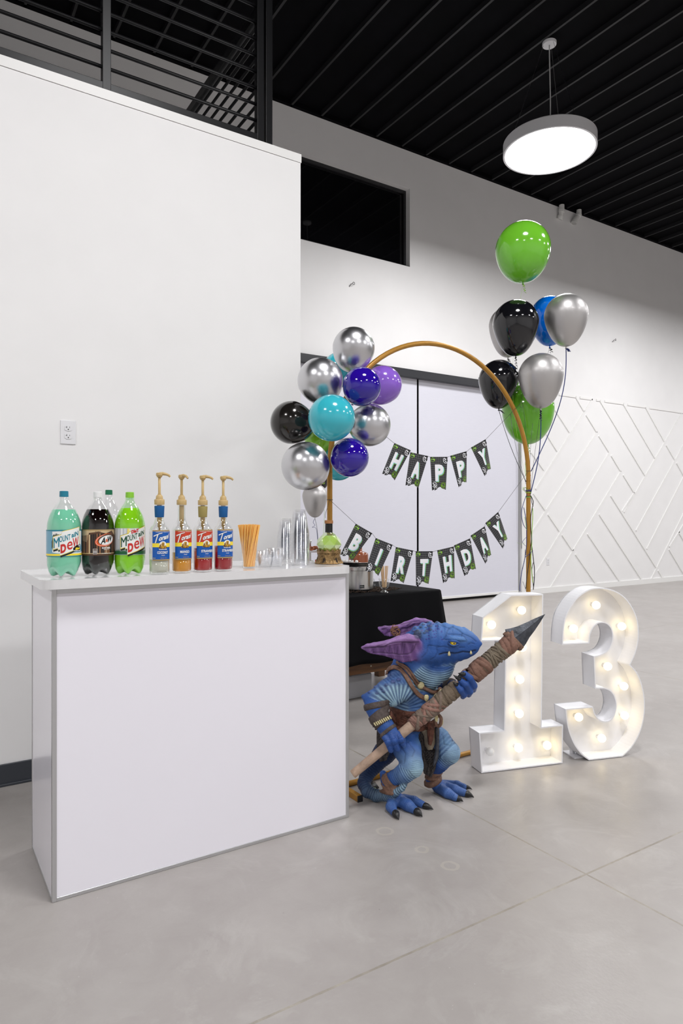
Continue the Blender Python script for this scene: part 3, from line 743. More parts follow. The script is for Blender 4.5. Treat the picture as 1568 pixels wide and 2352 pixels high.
# ------------------------------------------------------------------ straws in a clear cup
M['cup'] = clear('clear_cup_plastic', (.985, .987, .992), .13, .12)
p = PZ(572, 1303, BZ); rc = .029
o = tag(build('plastic_cup', MB().lathe([(0, .001), (rc-.001, .001), (rc, .004), (rc+.004, .128), (rc+.0045, .130)], 40), M['cup'], smooth=True), 'tall clear plastic cup holding the orange straws', 'cup'); o.location = tuple(p)
M['straw'] = mat('orange_straw_plastic', srgb(255, 198, 108), .35, sss=.1)
M['straw'].node_tree.nodes['Principled BSDF'].inputs['Transmission Weight'].default_value = .0
rnd = random.Random(7); NS = 56
st0 = None
for i in range(NS):
    q = math.sqrt((i+.5)/NS); a = i*2.39996
    xb, yb = q*(rc-.007)*math.cos(a), q*(rc-.007)*math.sin(a)
    a2 = a+.9; q2 = .25+.75*q; xt, yt = q2*(rc+.016)*math.cos(a2), q2*(rc+.016)*math.sin(a2)
    L = .168+.006*rnd.random()
    if st0 is None:
        mb = MB(); mb.lathe([(.0022, 0), (.0030, 0), (.0030, 1), (.0022, 1), (.0022, 0)], 10); mb.v = [(x, y, z*.170) for x, y, z in mb.v]
        st0 = build('drinking_straw', mb, M['straw'], smooth=True, auto=50); s_ = st0
    else: s_ = st0.copy(); C.objects.link(s_)
    dv = Vector((xt-xb, yt-yb, .165)).normalized()
    s_.rotation_euler = dv.to_track_quat('Z', 'Y').to_euler(); s_.location = (p[0]+xb, p[1]+yb, BZ+.004)
    tag(s_, 'thin orange drinking straw in the bundle standing in the clear cup', 'straw', 'orange straws in the clear cup')

# ------------------------------------------------------------------ stacks of clear cups
def cup_mesh(name, r0, r1, h):
    return MB().lathe([(0, .002), (r0-.002, .002), (r0, 0), (r0+.0005, .003), (r1, h-.004), (r1+.0012, h-.003), (r1+.0018, h-.001), (r1+.0012, h), (r1, h-.0005)], 36)
def stack(u, v, n, pitch, r0, r1, h, name, label, grp, lean=(0, 0), d=None, up=False):
    p = PZ(u, v, BZ) if d is None else P(u, v, d); p[2] = BZ; base = None
    for i in range(n):
        if base is None:
            mb = cup_mesh(name, r0, r1, h)
            if not up: mb.v = [(x, y, h-z) for x, y, z in mb.v]
            base = build(name, mb, M['cup'], smooth=True, auto=60); o = base
        else: o = base.copy(); C.objects.link(o)
        o.location = (p[0]+lean[0]*i, p[1]+lean[1]*i, p[2]+pitch*i)
        tag(o, ('topmost '+label if i == n-1 else 'bottom '+label if i == 0 else label), 'cup', grp)
# tall stack nearest the flask: upside down cups, narrow end up
stack(687.5, 1298, 24, .0058, .0260, .0415, .100, 'plastic_cup', 'clear plastic cup in the tallest upside down stack, beside the green flask', 'clear cups in the tallest stack')
stack(656, 1291, 18, .0062, .0250, .0390, .090, 'plastic_cup', 'clear plastic cup in the second stack, behind and left of the tallest one', 'clear cups in the second stack')
stack(608, 1302, 7, .0045, .0260, .0340, .040, 'portion_cup', 'small clear portion cup in the low leaning stack beside the straws', 'portion cups in the left low stack', lean=(.0006, -.0002), up=True)
stack(632, 1301, 9, .0045, .0260, .0345, .040, 'portion_cup', 'small clear portion cup in the low stack between straws and tall cups', 'portion cups in the right low stack', lean=(-.0003, 0), up=True)
# lid-like dome behind
# ------------------------------------------------------------------ green gem flask on a castle base
p = PZ(755, 1294, BZ)
t = thing('potion_flask', 'green faceted flask on a bronze castle-shaped base at the bar end', 'flask', tuple(p))
M['bronze'] = noisy(mat('antique_bronze', srgb(150, 122, 82), .38, .75), 55, .5, .5, 120)
M['bronze_dark'] = mat('bronze_dark', srgb(48, 36, 24), .5, .5)
k = 1.0
prof = [(0, 0), (.060, 0), (.0605, .003), (.056, .009), (.050, .018), (.0475, .034), (.049, .044), (.052, .047), (.052, .055), (.0, .055)]
cb = build('castle_base', MB().lathe(prof, 40), M['bronze'], t, smooth=True, auto=30)
mb = MB()
for i in range(14):
    a = 2*math.pi*i/14; c, s = math.cos(a), math.sin(a)
    mb.bar((c*.050, s*.050, .057), (c*.050, s*.050, .0625), .010, .006) if False else None
    A = np.array([c, s, 0]); B = np.array([-s, c, 0])
    pt = [A*.047-B*.006+[0, 0, .055], A*.0525-B*.006+[0, 0, .055], A*.0525+B*.006+[0, 0, .055], A*.047+B*.006+[0, 0, .055]]
    mb.prism(pt, (0, 0, .006))
for i in range(28):   # buttresses
    a = 2*math.pi*i/28; A = np.array([math.cos(a), math.sin(a), 0])
    mb.tube([A*.0615+[0, 0, .001], A*.0545+[0, 0, .012], A*.0505+[0, 0, .022]], [.0024, .002, .0014], 6)
for i in range(22):   # small arches under the battlement
    a = 2*math.pi*i/22; A = np.array([math.cos(a), math.sin(a), 0]); B = np.array([-A[1], A[0], 0])
    mb.tube([A*.0500+B*(.0055*math.cos(q))+[0, 0, .040+.005*math.sin(q)] for q in np.linspace(0, math.pi, 7)], .0013, 5)
for z in (.020, .026, .032):
    for i in range(26):
        a = 2*math.pi*(i+(.5 if z == .026 else 0))/26; A = np.array([math.cos(a), math.sin(a), 0]); B = np.array([-A[1], A[0], 0])
        rr = np.interp(z, [.018, .034], [.050, .0475])+.0006
        mb.prism([A*rr-B*.005+[0, 0, z-.0022], A*rr+B*.005+[0, 0, z-.0022], A*rr+B*.005+[0, 0, z+.0022], A*rr-B*.005+[0, 0, z+.0022]], A*.0012)
build('battlements', mb, M['bronze'], cb)
mb = MB()
for i in range(6):
    a = 2*math.pi*i/6-math.pi/2-.95; A = np.array([math.cos(a), math.sin(a), 0]); B = np.array([-A[1], A[0], 0])
    z0 = .006; pts = [A*.0555-B*.006+[0, 0, z0], A*.0555+B*.006+[0, 0, z0], A*.0495+B*.006+[0, 0, z0+.016], A*.0485+[0, 0, z0+.023], A*.0495-B*.006+[0, 0, z0+.016]]
    mb.prism(pts, A*.0025)
build('archways', mb, M['bronze_dark'], cb)
rings = [(.040, .050, 8), (.054, .072, 8), (.0565, .088, 8), (.052, .100, 8), (.036, .120, 8), (.0185, .140, 8)]
def gem(sc, zc=0):
    mb = MB(); R = [(.040, .054), (.0575, .082), (.0500, .104), (.0300, .126), (.0175, .137)]; vs = []
    for i, (r_, z_) in enumerate(R):
        for j in range(8): a = 2*math.pi*(j+(.5 if i % 2 else 0))/8+.3; vs.append((r_*sc*math.cos(a), r_*sc*math.sin(a), z_))
    fs = [tuple(range(7, -1, -1)), tuple(range(32, 40))]
    for i in range(4):
        for j in range(8):
            a, b, c, d = i*8+j, i*8+(j+1) % 8, (i+1)*8+j, (i+1)*8+(j+1) % 8
            if i % 2: fs += [(a, b, d), (a, d, c)]
            else: fs += [(a, b, c), (b, d, c)]
    return mb.add(vs, fs)
fl = build('flask_glass', gem(1.0), clear('green_flask_glass', (.90, .98, .80), .30, .02), t)
mb = gem(.96); mb.v = [(x, y, min(z, .122)) for x, y, z in mb.v]
build('potion', mb, mat('green_potion', srgb(212, 232, 140), .25, trans=.1, coat=.5), fl)
build('neck', MB().lathe([(.0175, .134), (.0165, .140), (.0165, .176), (0, .176)], 32), mat('flask_neck_black', (.008, .008, .008), .15), t, smooth=True, auto=40)
M['cork'] = noisy(mat('cork', srgb(160, 110, 68), .8), 60, .3, stretch=(1, 1, 4))
build('cork_lid', MB().lathe([(0, .174), (.0185, .174), (.0185, .187), (.0175, .188), (0, .188)], 32), M['cork'], t, smooth=True, auto=40)
# ------------------------------------------------------------------ gold arch stand
M['gold'] = noisy(mat('gold_painted_tube', srgb(178, 130, 52), .35, .25), 30, .06)
AY = 2.63
ax0, ax1 = PY(757, 1200, AY)[0], PY(1213, 1200, AY)[0]
atop = PY(990, 788, AY)[2]
arch = thing('balloon_arch_stand', 'gold round-topped metal arch stand holding the balloons and banners', 'arch stand', ((ax0+ax1)/2, AY, 0))
R = (ax1-ax0)/2; xc = (ax0+ax1)/2; zs_ = atop-R
pts = [(ax0, AY, .02)]+[(ax0, AY, z) for z in np.linspace(.3, zs_, 5)]+[(xc-R*math.cos(a), AY, zs_+R*math.sin(a)) for a in np.linspace(.06, math.pi-.06, 44)]+[(ax1, AY, z) for z in np.linspace(zs_, .3, 5)]+[(ax1, AY, .02)]
build('arch_tube', MB().tube(pts, .0125, 14), M['gold'], arch, world=True, smooth=True)
build('base_bar', MB().tube([(ax0, AY, .014), (ax1, AY, .014)], .0125, 12), M['gold'], arch, world=True, smooth=True)
for x in (ax0+.055, ax1-.02):
    f = build('foot', MB().box((x-.0125, AY-.165, 0), (x+.0125, AY+.22, .027)), M['gold'], arch, world=True, bevel=.002)
    build('end_cap', MB().box((x-.013, AY-.170, 0), (x+.013, AY-.164, .0275)), M['black_metal'], f, world=True)
    build('end_cap', MB().box((x-.013, AY+.219, 0), (x+.013, AY+.225, .0275)), M['black_metal'], f, world=True)
mb = MB()
for z in (.62, 1.05, 1.47):
    for x in (ax0, ax1): mb.lathe([(.0127, -.002), (.0137, -.001), (.0137, .001), (.0127, .002)], 16, (x, AY, z))
    mb.ball((ax1+.003, AY-.0125, z+.03), .003, 8)
build('joint_ring', mb, M['gold'], arch, world=True)

# ------------------------------------------------------------------ balloons
def balloon_mat(name, c, rough=.12, metal=0., coat=.6, sss=0.):
    m = mat(name, c, rough, metal, coat=coat)
    if sss: m.node_tree.nodes['Principled BSDF'].inputs['Subsurface Weight'].default_value = sss; m.node_tree.nodes['Principled BSDF'].inputs['Subsurface Radius'].default_value = (.03, .03, .03)
    return m
BM = dict(chrome=balloon_mat('chrome_balloon', (.64, .64, .66), .30, 1, 0), pearl=balloon_mat('pearl_silver_balloon', (.54, .525, .52), .42, .85, .15), black=balloon_mat('black_balloon', (.006, .006, .008), .10),
    smoke=balloon_mat('dark_bronze_balloon', (.022, .019, .017), .16, .5), teal=balloon_mat('teal_balloon', srgb(58, 184, 200), .16), purple=balloon_mat('deep_purple_balloon', srgb(40, 12, 150), .07, 0, .8),
    lilac=balloon_mat('lilac_balloon', srgb(140, 96, 205), .18), green=balloon_mat('green_balloon', srgb(112, 192, 48), .14), blue=balloon_mat('blue_balloon', srgb(0, 110, 225), .12), lime=balloon_mat('lime_balloon', srgb(150, 215, 60), .2))
RIB = {k: mat('ribbon_'+k, srgb(*v), .35, coat=.2) for k, v in dict(black=(25, 25, 32), blue=(35, 52, 120), lime=(165, 215, 80), grey=(120, 120, 125)).items()}
def balloon(u, v, wpx, hpx, d, mk, label, grp, ax=(0, 0, 1), knot=True, pear=.35):
    """u,v: middle of the outline; the body hangs along -ax to its knot"""
    c = P(u, v, d); R = wpx/2/FPX*d; H = hpx/FPX*d; H = max(H, 1.98*R)
    up = R*1.0; dn = H-up
    prof = []
    for i in range(15): a = math.pi/2*(1-i/14); prof.append((R*math.cos(a), up*math.sin(a)))
    for i in range(1, 19):
        a = math.pi/2*i/18; x = R*math.cos(a)**(1-.0*pear); s = math.sin(a)
        x *= 1-.22*pear*math.sin(2*a)
        prof.append((max(x, .004), -dn*s))
    mb = MB().lathe(prof[::-1], 48)
    off = (H/2-up)           # outline middle vs widest ring
    A = np.array(ax, float); A /= np.linalg.norm(A)
    rot = Vector((0, 0, 1)).rotation_difference(Vector(A))
    loc = c+A*off
    o = build('balloon', mb, BM[mk], smooth=True)
    o.location = tuple(loc); o.rotation_mode = 'QUATERNION'; o.rotation_quaternion = rot
    tag(o, label, 'balloon', grp)
    if knot:
        k = MB(); k.lathe([(.0035, .004), (.0045, 0), (.0028, -.003), (.0052, -.009), (.0060, -.0115), (.0035, -.010), (0, -.009)], 14, (0, 0, -dn))
        build('knot', k, BM[mk], o, smooth=True)
    o['knot_z'] = 0.0; del o['knot_z']
    return o, loc-A*(dn+.006)
def ribbon(o, pts, col, wd=.0026, name='ribbon'):
    """flat curling ribbon in room coordinates, parented to the balloon"""
    inv = Matrix.LocRotScale(o.location, o.rotation_quaternion, None).inverted()
    q = [np.array(inv @ Vector(p)) for p in pts]
    mb = MB().tube(q, wd, 6, flat=.35)
    return build(name, mb, RIB[col], o, smooth=True)
def curl(p, r, turns, drop, side=(1, 0)):
    return [np.array(p)+[side[0]*(.006+.012*s)+r*math.cos(s*turns*6.283), side[1]*.01*s+r*math.sin(s*turns*6.283), -drop*s+.004*math.sin(s*turns*6.283)] for s in np.linspace(0, 1, int(turns*14))]
def sag(a, b, n=14, s=.0, side=(0, 0, 0)):
    a = np.array(a); b = np.array(b)
    return [a+(b-a)*t+np.array(side)*math.sin(math.pi*t)-np.array([0, 0, s])*math.sin(math.pi*t) for t in np.linspace(0, 1, n)]
G1 = 'balloons clustered on the left side of the gold arch'
K0 = P(775, 975, 3.09)      # middle of the cluster; every balloon's knot points towards it
def cluster(u, v, wd, ht, d, mk, label):
    c = P(u, v, d); ax = c-K0; ax /= np.linalg.norm(ax)
    ax = ax*.9+np.array([0, 0, .15 if v < 975 else -.05])
    return balloon(u, v, wd, ht, d, mk, label, G1, ax, pear=.2)
cluster(811, 804, 97, 104, 3.08, 'chrome', 'chrome silver balloon at the very top of the left cluster')
cluster(736, 876, 105, 108, 3.02, 'chrome', 'chrome silver balloon on the upper left of the left cluster')
cluster(830, 888.5, 89, 90, 2.94, 'purple', 'deep purple balloon above centre in the left cluster, in front of the lilac one')
cluster(877, 886, 88, 93, 3.17, 'lilac', 'lilac balloon at the upper right of the left cluster')
cluster(672, 971, 99, 103, 3.06, 'smoke', 'dark bronze-black balloon at the far left of the left cluster')
cluster(761.5, 961, 108, 112, 2.86, 'teal', 'teal balloon at the front centre of the left cluster')
cluster(848, 976, 98, 98, 3.06, 'chrome', 'chrome silver balloon at the right of the cluster, under the lilac one')
cluster(702, 1070, 113, 112, 2.95, 'chrome', 'chrome silver balloon at the bottom left of the cluster, lowest of the silver ones')
cluster(802, 1049.5, 89, 92, 2.96, 'purple', 'deep purple balloon at the bottom right of the left cluster')
cluster(777, 1062, 84, 84, 3.24, 'teal', 'teal balloon mostly hidden behind the lower purple one')
cluster(735, 1015, 70, 72, 3.24, 'lime', 'lime green balloon peeking out behind the teal and bronze ones')
cluster(780, 850, 80, 82, 3.28, 'teal', 'teal balloon almost hidden behind the top silver ones')

G2 = 'helium balloons tied to the right leg of the gold arch'
TIE = PY(1213, 1133, AY)
def line_to_tie(o, k, col, side=(0, 0, 0), wd=.0022, end=None):
    e = TIE if end is None else end
    ribbon(o, sag(k, e+[random.Random(int(k[0]*999)).uniform(-.012, .012), -.012, random.Random(int(k[2]*999)).uniform(-.03, .03)], 18, .0, side), col, wd)
UP = (0, 0, 1)
g1, k = balloon(1200.5, 580, 124, 138, 3.9, 'green', 'large green balloon floating highest, above all the others', G2, UP, pear=.1)
ribbon(g1, curl(k, .006, 4, .05), 'lime', .002, 'curled_tail'); line_to_tie(g1, k, 'lime', (.0, .1, 0), .0009)
o, k = balloon(1166, 763, 86, 116, 4.15, 'pearl', 'pale silver balloon mostly hidden behind the upper black balloon', G2, UP)
ribbon(o, curl(k, .007, 3, .025), 'black', .002, 'curled_tail'); line_to_tie(o, k, 'grey', (0, .05, 0), .0012)
o, k = balloon(1184, 754, 104, 128, 3.86, 'black', 'black balloon below the highest green one, upper of the two black', G2, UP)
ribbon(o, curl(k, .006, 6, .10, (.2, 0)), 'black', .002, 'curled_tail'); line_to_tie(o, k, 'black', (.02, 0, 0))
o, k = balloon(1262, 738, 88, 114, 4.12, 'blue', 'blue balloon partly behind the upper right silver balloon', G2, UP, pear=.1)
ribbon(o, curl(k, .009, 2.5, .035), 'black', .0025, 'curled_tail'); line_to_tie(o, k, 'grey', (0, .05, 0), .0012)
o, k = balloon(1299.5, 736, 98, 120, 3.86, 'pearl', 'silver balloon at the upper right, furthest right of all the balloons', G2, UP)
ribbon(o, curl(k, .009, 3.5, .02, (1.6, 0)), 'blue', .0022, 'curled_tail'); line_to_tie(o, k, 'blue', (.10, 0, .05), .0026, PY(1216, 1084, AY))
o, k = balloon(1145, 883, 92, 112, 3.98, 'black', 'black balloon behind the gold arch, lower of the two black', G2, UP)
ribbon(o, curl(k, .006, 3, .015, (2.2, 0)), 'black', .0025, 'curled_tail'); line_to_tie(o, k, 'black', (-.02, 0, 0))
o, k = balloon(1241.5, 875, 101, 126, 3.8, 'pearl', 'silver balloon in the middle of the right bunch, in front of the lower green', G2, UP)
ribbon(o, curl(k, .006, 5, .06, (.1, 0)), 'black', .0025, 'curled_tail'); line_to_tie(o, k, 'blue', (.03, 0, 0), .0026)
ribbon(o, sag(k, TIE+[0, -.013, -.02], 18, 0, (-.005, .0, 0)), 'black', .0018)
g2, k = balloon(1212, 951, 118, 140, 4.12, 'green', 'large green balloon low behind the arch and the silver balloon', G2, UP, pear=.1)
ribbon(g2, curl(k, .006, 3, .05), 'lime', .002, 'curled_tail'); line_to_tie(g2, k, 'lime', (0, .03, 0), .0012)
# bundle of ribbon ends tied round the arch leg
rb = thing('ribbon_tie', 'dark blue, black and lime ribbons knotted round the right leg of the gold arch', 'ribbon', tuple(TIE))
def RP(x, y, dy=-.016):   # zoomed photo pixels around the right leg
    return PY(1150+x/7.35, 1050+y/7.35, AY+dy)
def smooth_poly(pts, n=6):
    pts = [np.array(p) for p in pts]; out = []
    for i in range(len(pts)-1):
        p0 = pts[max(i-1, 0)]; p1 = pts[i]; p2 = pts[i+1]; p3 = pts[min(i+2, len(pts)-1)]
        for j in range(n):
            t = j/n; out.append(.5*((2*p1)+(-p0+p2)*t+(2*p0-5*p1+4*p2-p3)*t*t+(-p0+3*p1-3*p2+p3)*t**3))
    return out+[pts[-1]]
def rbn(pl, col, wd=.0022, dy=-.016, nm='ribbon_end'):
    build(nm, MB().tube(smooth_poly([RP(x, y, dy) for x, y in pl]), wd, 6, flat=.4), RIB[col], rb, world=True, smooth=True)
rbn([(440,625),(400,720),(355,880),(350,1000),(380,1140),(430,1210)], 'blue', .0024)
rbn([(445,600),(380,560),(375,515),(410,510),(450,560)], 'lime', .002); rbn([(445,590),(400,560),(390,525),(420,515),(445,545)], 'black', .002)
rbn([(385,850),(410,980),(430,1120),(435,1260),(430,1500),(405,1700),(350,1950),(322,2150),(320,2260)], 'blue', .0026)
rbn([(430,1350),(375,1410),(370,1450),(430,1510)], 'blue', .0018)
rbn([(400,1010),(420,1130),(430,1230)], 'lime', .0016)
rbn([(540,1580),(470,1640),(410,1690)], 'blue', .0024)
rbn([(270,1440),(310,1465),(360,1468),(410,1442)], 'lime', .0008)
rbn([(505,650),(545,750),(530,850),(505,1000),(505,1200),(515,1400),(490,1600),(470,1800),(440,2000),(420,2220)], 'black', .0028)
rbn([(510,670),(520,760),(545,830)], 'black', .0022)
rbn([(535,860),(535,1050),(520,1300),(520,1480),(505,1700),(515,1900),(540,2120)], 'lime', .0028)
rbn([(520,1500),(545,1700),(565,1900),(560,2100),(545,2240)], 'black', .0030)
rbn([(545,1780),(520,1900),(535,2050),(550,2200)], 'black', .0022)
rbn([(410,1560),(400,1730),(360,1880)], 'black', .0016); rbn([(370,2100),(405,2200),(420,2250)], 'black', .0014)
for z, c_ in ((0, 'blue'), (-.008, 'lime'), (.006, 'blue'), (-.030, 'black'), (-.034, 'lime')):
    q = [(ax1+.0145*math.cos(a), AY+.0145*math.sin(a), TIE[2]+.012+z) for a in np.linspace(0, 2*math.pi, 20)]
    build('wrap', MB().tube(q, .0022, 6), RIB[c_], rb, world=True, smooth=True)
# silver balloon and black heart balloon farther back beside the left wall corner
o, k = balloon(723, 1150, 58, 78, 6.6, 'pearl', 'small-looking silver balloon far behind the cluster, cut by the white wall corner', None, UP)
kk = np.array(k); ribbon(o, smooth_poly([kk, kk+[-.02, 0, -.04], kk+[.0, 0, -.07], kk+[-.03, 0, -.09], kk+[.02, 0, -.12], kk+[.03, 0, -.4], kk+[0, 0, -1.0]]), 'blue', .004)
ribbon(o, smooth_poly([kk, kk+[.03, 0, -.15], kk+[.04, 0, -.5], kk+[0, 0, -1.02]]), 'black', .0035)
build('balloon_weight', MB().lathe([(0, 0), (.05, 0), (.055, .02), (.045, .09), (.0, .1)], 20), RIB['blue'], tag(thing('balloon_weight', 'small dark blue weight on the floor holding the far silver balloon', 'weight', (kk[0], kk[1], 0)), None))
o, k = balloon(738, 1100, 40, 50, 6.9, 'black', 'black balloon with a green print far behind the lowest chrome balloon', None, UP)
rx = Vector((0, 0, 1)); mbp = MB()
cc = P(741, 1106, 6.9-.085); u_ = np.array([CS, -SN, 0])
for pl in ([(-.02, .012), (0, .018), (.012, .006), (-.006, 0), (.014, -.01)], [(-.015, -.02), (.012, -.024), (.02, -.012)]):
    mbp.tube([cc+u_*a+np.array([0, 0, b]) for a, b in pl], .0035, 6)
inv = np.array(o.location)
mbp.v = [tuple(np.array(x)-inv) for x in mbp.v]
build('print', mbp, RIB['lime'], o)
ribbon(o, smooth_poly([k, k+[.03, 0, -.15], k+[.02, 0, -.5], np.array([kk[0], kk[1], .1])]), 'lime', .003)

# ------------------------------------------------------------------ banners
def check_mat():
    m = mat('banner_black_check', (.02, .02, .022), .45); b = m.node_tree.nodes['Principled BSDF']
    uv = N(m, 'ShaderNodeUVMap'); mp = N(m, 'ShaderNodeMapping'); mp.inputs['Rotation'].default_value = (0, 0, math.pi/4); mp.inputs['Scale'].default_value = (13, 22, 1)
    LK(m, uv.outputs[0], mp.inputs[0]); ck = N(m, 'ShaderNodeTexChecker'); ck.inputs['Scale'].default_value = 1.0
    LK(m, mp.outputs[0], ck.inputs[0]); ck.inputs[1].default_value = (.012, .012, .014, 1); ck.inputs[2].default_value = (.085, .085, .09, 1)
    LK(m, ck.outputs[0], b.inputs['Base Color']); return m
BMAT = [check_mat(), mat('banner_white', srgb(238, 238, 242), .5), mat('banner_blue', srgb(140, 205, 228), .5), mat('banner_lime', srgb(140, 200, 50), .5), mat('banner_black', (.012, .012, .014), .5), mat('banner_back', (.1, .1, .1), .6), mat('banner_dull_green', srgb(110, 140, 50), .5)]
def flag(pc, letter, parent, label, grp, Y):
    TL, TR, BR, NO, BL = [(780+x/3.409, 980+y/3.409) for x, y in pc]
    tl, tr, br, bl = TL, TR, BR, BL
    d0 = (tr[0]-tl[0], tr[1]-tl[1])
    # curl: how much narrower the lower end is than the top
    wt_ = math.dist(TL, TR); wb_ = math.dist(BL, BR); curlw = max(0, wt_-wb_)
    def bil(s, t):
        return ((1-t)*((1-s)*tl[0]+s*tr[0])+t*((1-s)*bl[0]+s*br[0]), (1-t)*((1-s)*tl[1]+s*tr[1])+t*((1-s)*bl[1]+s*br[1]))
    # notch in (s,t)
    best = min(((math.dist(bil(s/40, t/40), NO), s/40, t/40) for s in range(10, 31) for t in range(28, 41)))
    _, ns, nt = best
    def fn(s, t, e=0.):
        x, y = bil(s, t)
        bulge = -.010*math.sin(math.pi*min(1, max(0, s)))*(.3+.7*t)+curlw/wt_*.09*(s**3)*t   # bows towards the camera, right edge curls back
        p = PY(x, y, Y+bulge); p[1] -= e
        return p
    NX, NT = 12, 14; vs = []; 
    def low(s): return 1-(1-nt)*(s/ns if s < ns else (1-s)/(1-ns))
    for j in range(NT+1):
        for i in range(NX+1):
            s = i/NX; 
            vs.append((s, low(s)*j/NT))
    fs = [(j*(NX+1)+i, (j+1)*(NX+1)+i, (j+1)*(NX+1)+i+1, j*(NX+1)+i+1) for j in range(NT) for i in range(NX)]
    c0 = fn(.5, 0)
    mb = MB(); mb.add([fn(s, t)-c0 for s, t in vs], fs, 0)
    k = len(vs); th = np.array([0, .0012, 0])
    mb.add([fn(s, t)-c0+th for s, t in vs], [f[::-1] for f in fs], 5)
    # rim
    edge = [i for i in range(NX+1)]+[(j+1)*(NX+1)+NX for j in range(NT)]+[NT*(NX+1)+i for i in range(NX-1, -1, -1)]+[j*(NX+1) for j in range(NT-1, 0, -1)]
    n = len(edge); o0 = 0
    for a in range(n):
        p, q = edge[a], edge[(a+1) % n]; mb.f.append((p, q, k+q, k+p)); mb.m.append(5)
    t = thing('banner_flag', label, 'flag', tuple(c0), 0, grp)
    o = build('pennant', mb, BMAT, t, smooth=True, auto=35)
    uv = o.data.uv_layers.new(name='UVMap')
    allst = vs+vs
    for l in o.data.loops: uv.data[l.index].uv = allst[l.vertex_index] if l.vertex_index < 2*k else (0, 0)
    # corner ornaments and lettering
    dm = MB()
    g = lambda e: (lambda a, b: fn(a, b, e)-c0)
    def ring(cs, ct, rs, rt, wd, mi, e=.0014, n_=12, a0=0, a1=2*math.pi):
        for i in range(n_):
            A, B = a0+(a1-a0)*i/n_, a0+(a1-a0)*(i+1)/n_; f = g(e)
            dm.add([f(cs+rs*math.cos(A), ct+rt*math.sin(A)), f(cs+(rs-wd)*math.cos(A), ct+(rt-wd*.55)*math.sin(A)), f(cs+(rs-wd)*math.cos(B), ct+(rt-wd*.55)*math.sin(B)), f(cs+rs*math.cos(B), ct+rt*math.sin(B))], [(3, 2, 1, 0)], mi)
    def dot(cs, ct, rs, mi, e=.0015):
        f = g(e); n_ = 8; dm.add([f(cs+rs*math.cos(2*math.pi*i/n_), ct+rs*.55*math.sin(2*math.pi*i/n_)) for i in range(n_)], [tuple(range(n_-1, -1, -1))], mi)
    f = g(.0011)
    dm.add([f(0.01, .002), f(.99, .002), f(.99, .055), f(.01, .055)], [(3, 2, 1, 0)], 4)
    dot(.20, .88, .22, 4, .0009); dot(.86, .12, .16, 4, .0009); dot(.8, .86, .2, 6, .0009)
    for (a, b, r_) in ((.10, .795, .045), (.22, .815, .03), (.15, .845, .05), (.27, .86, .035), (.22, .895, .045), (.12, .90, .022), (.82, .055, .03), (.88, .075, .045), (.82, .115, .025), (.90, .14, .04), (.95, .18, .03)): dot(a, b, r_, 1)
    ring(.14, .86, .22, .12, .03, 1, a0=-1.7, a1=.9); ring(.90, .10, .16, .1, .03, 1, a0=1.3, a1=3.9)
    ring(.04, .94, .14, .07, .03, 1, a0=-1.6, a1=.8)
    ring(.12, .115, .12, .035, .014, 3); ring(.13, .05, .05, .045, .014, 3); dot(.22, .085, .05, 3); dot(.06, .075, .03, 3); dot(.16, .075, .018, 1)
    ring(.80, .86, .17, .09, .03, 4, .0012); dot(.71, .87, .045, 3); dot(.88, .825, .03, 3); dot(.80, .845, .02, 4); ring(.78, .86, .14, .07, .012, 3, .0013); ring(.84, .885, .05, .025, .015, 3, .0014)
    v, fs2, w0, h0 = text2d(letter, bold=.05)
    W_ = .54 if letter not in 'I' else .15; H_ = .50
    if letter == 'T': W_ = .5
    for (dx, dt, mi, e) in ((.075, .030, 3, .0018), (.042, .016, 2, .0022), (0, 0, 1, .0027)):
        q = [(.5+x/w0*W_+dx, .73-y/h0*H_+dt) for x, y in v]
        q, f3 = split_tris(q, fs2, .09); f = g(e); dm.add([f(a, b) for a, b in q], f3, mi)
    build('print', dm, BMAT, o)
    return t
HAP = [('H', [(428,128),(555,185),(430,420),(400,372),(332,370)]), ('A', [(553,200),(692,230),(615,482),(588,450),(515,460)]), ('P', [(708,236),(843,236),(830,495),(785,470),(723,500)]), ('P', [(865,228),(993,192),(992,436),(962,430),(932,475)]), ('Y', [(1028,163),(1142,98),(1183,332),(1160,335),(1135,387)])]
BIR = [('B', [(126,760),(255,835),(95,1052),(65,1005),(5,1003)]), ('I', [(282,872),(414,925),(302,1168),(268,1125),(200,1130)]), ('R', [(440,942),(575,970),(500,1226),(462,1195),(398,1211)]), ('T', [(595,975),(729,975),(695,1232),(648,1215),(598,1245)]), ('H', [(763,968),(893,938),(900,1188),(855,1180),(810,1225)]), ('D', [(895,930),(1020,875),(1066,1115),(1025,1115),(977,1170)]), ('A', [(1025,853),(1135,780),(1186,1005),(1160,1010),(1141,1073)]), ('Y', [(1140,755),(1240,668),(1313,880),(1290,890),(1277,955)])]
M['string'] = mat('banner_string', (.06, .055, .05), .6)
FY = AY-.02
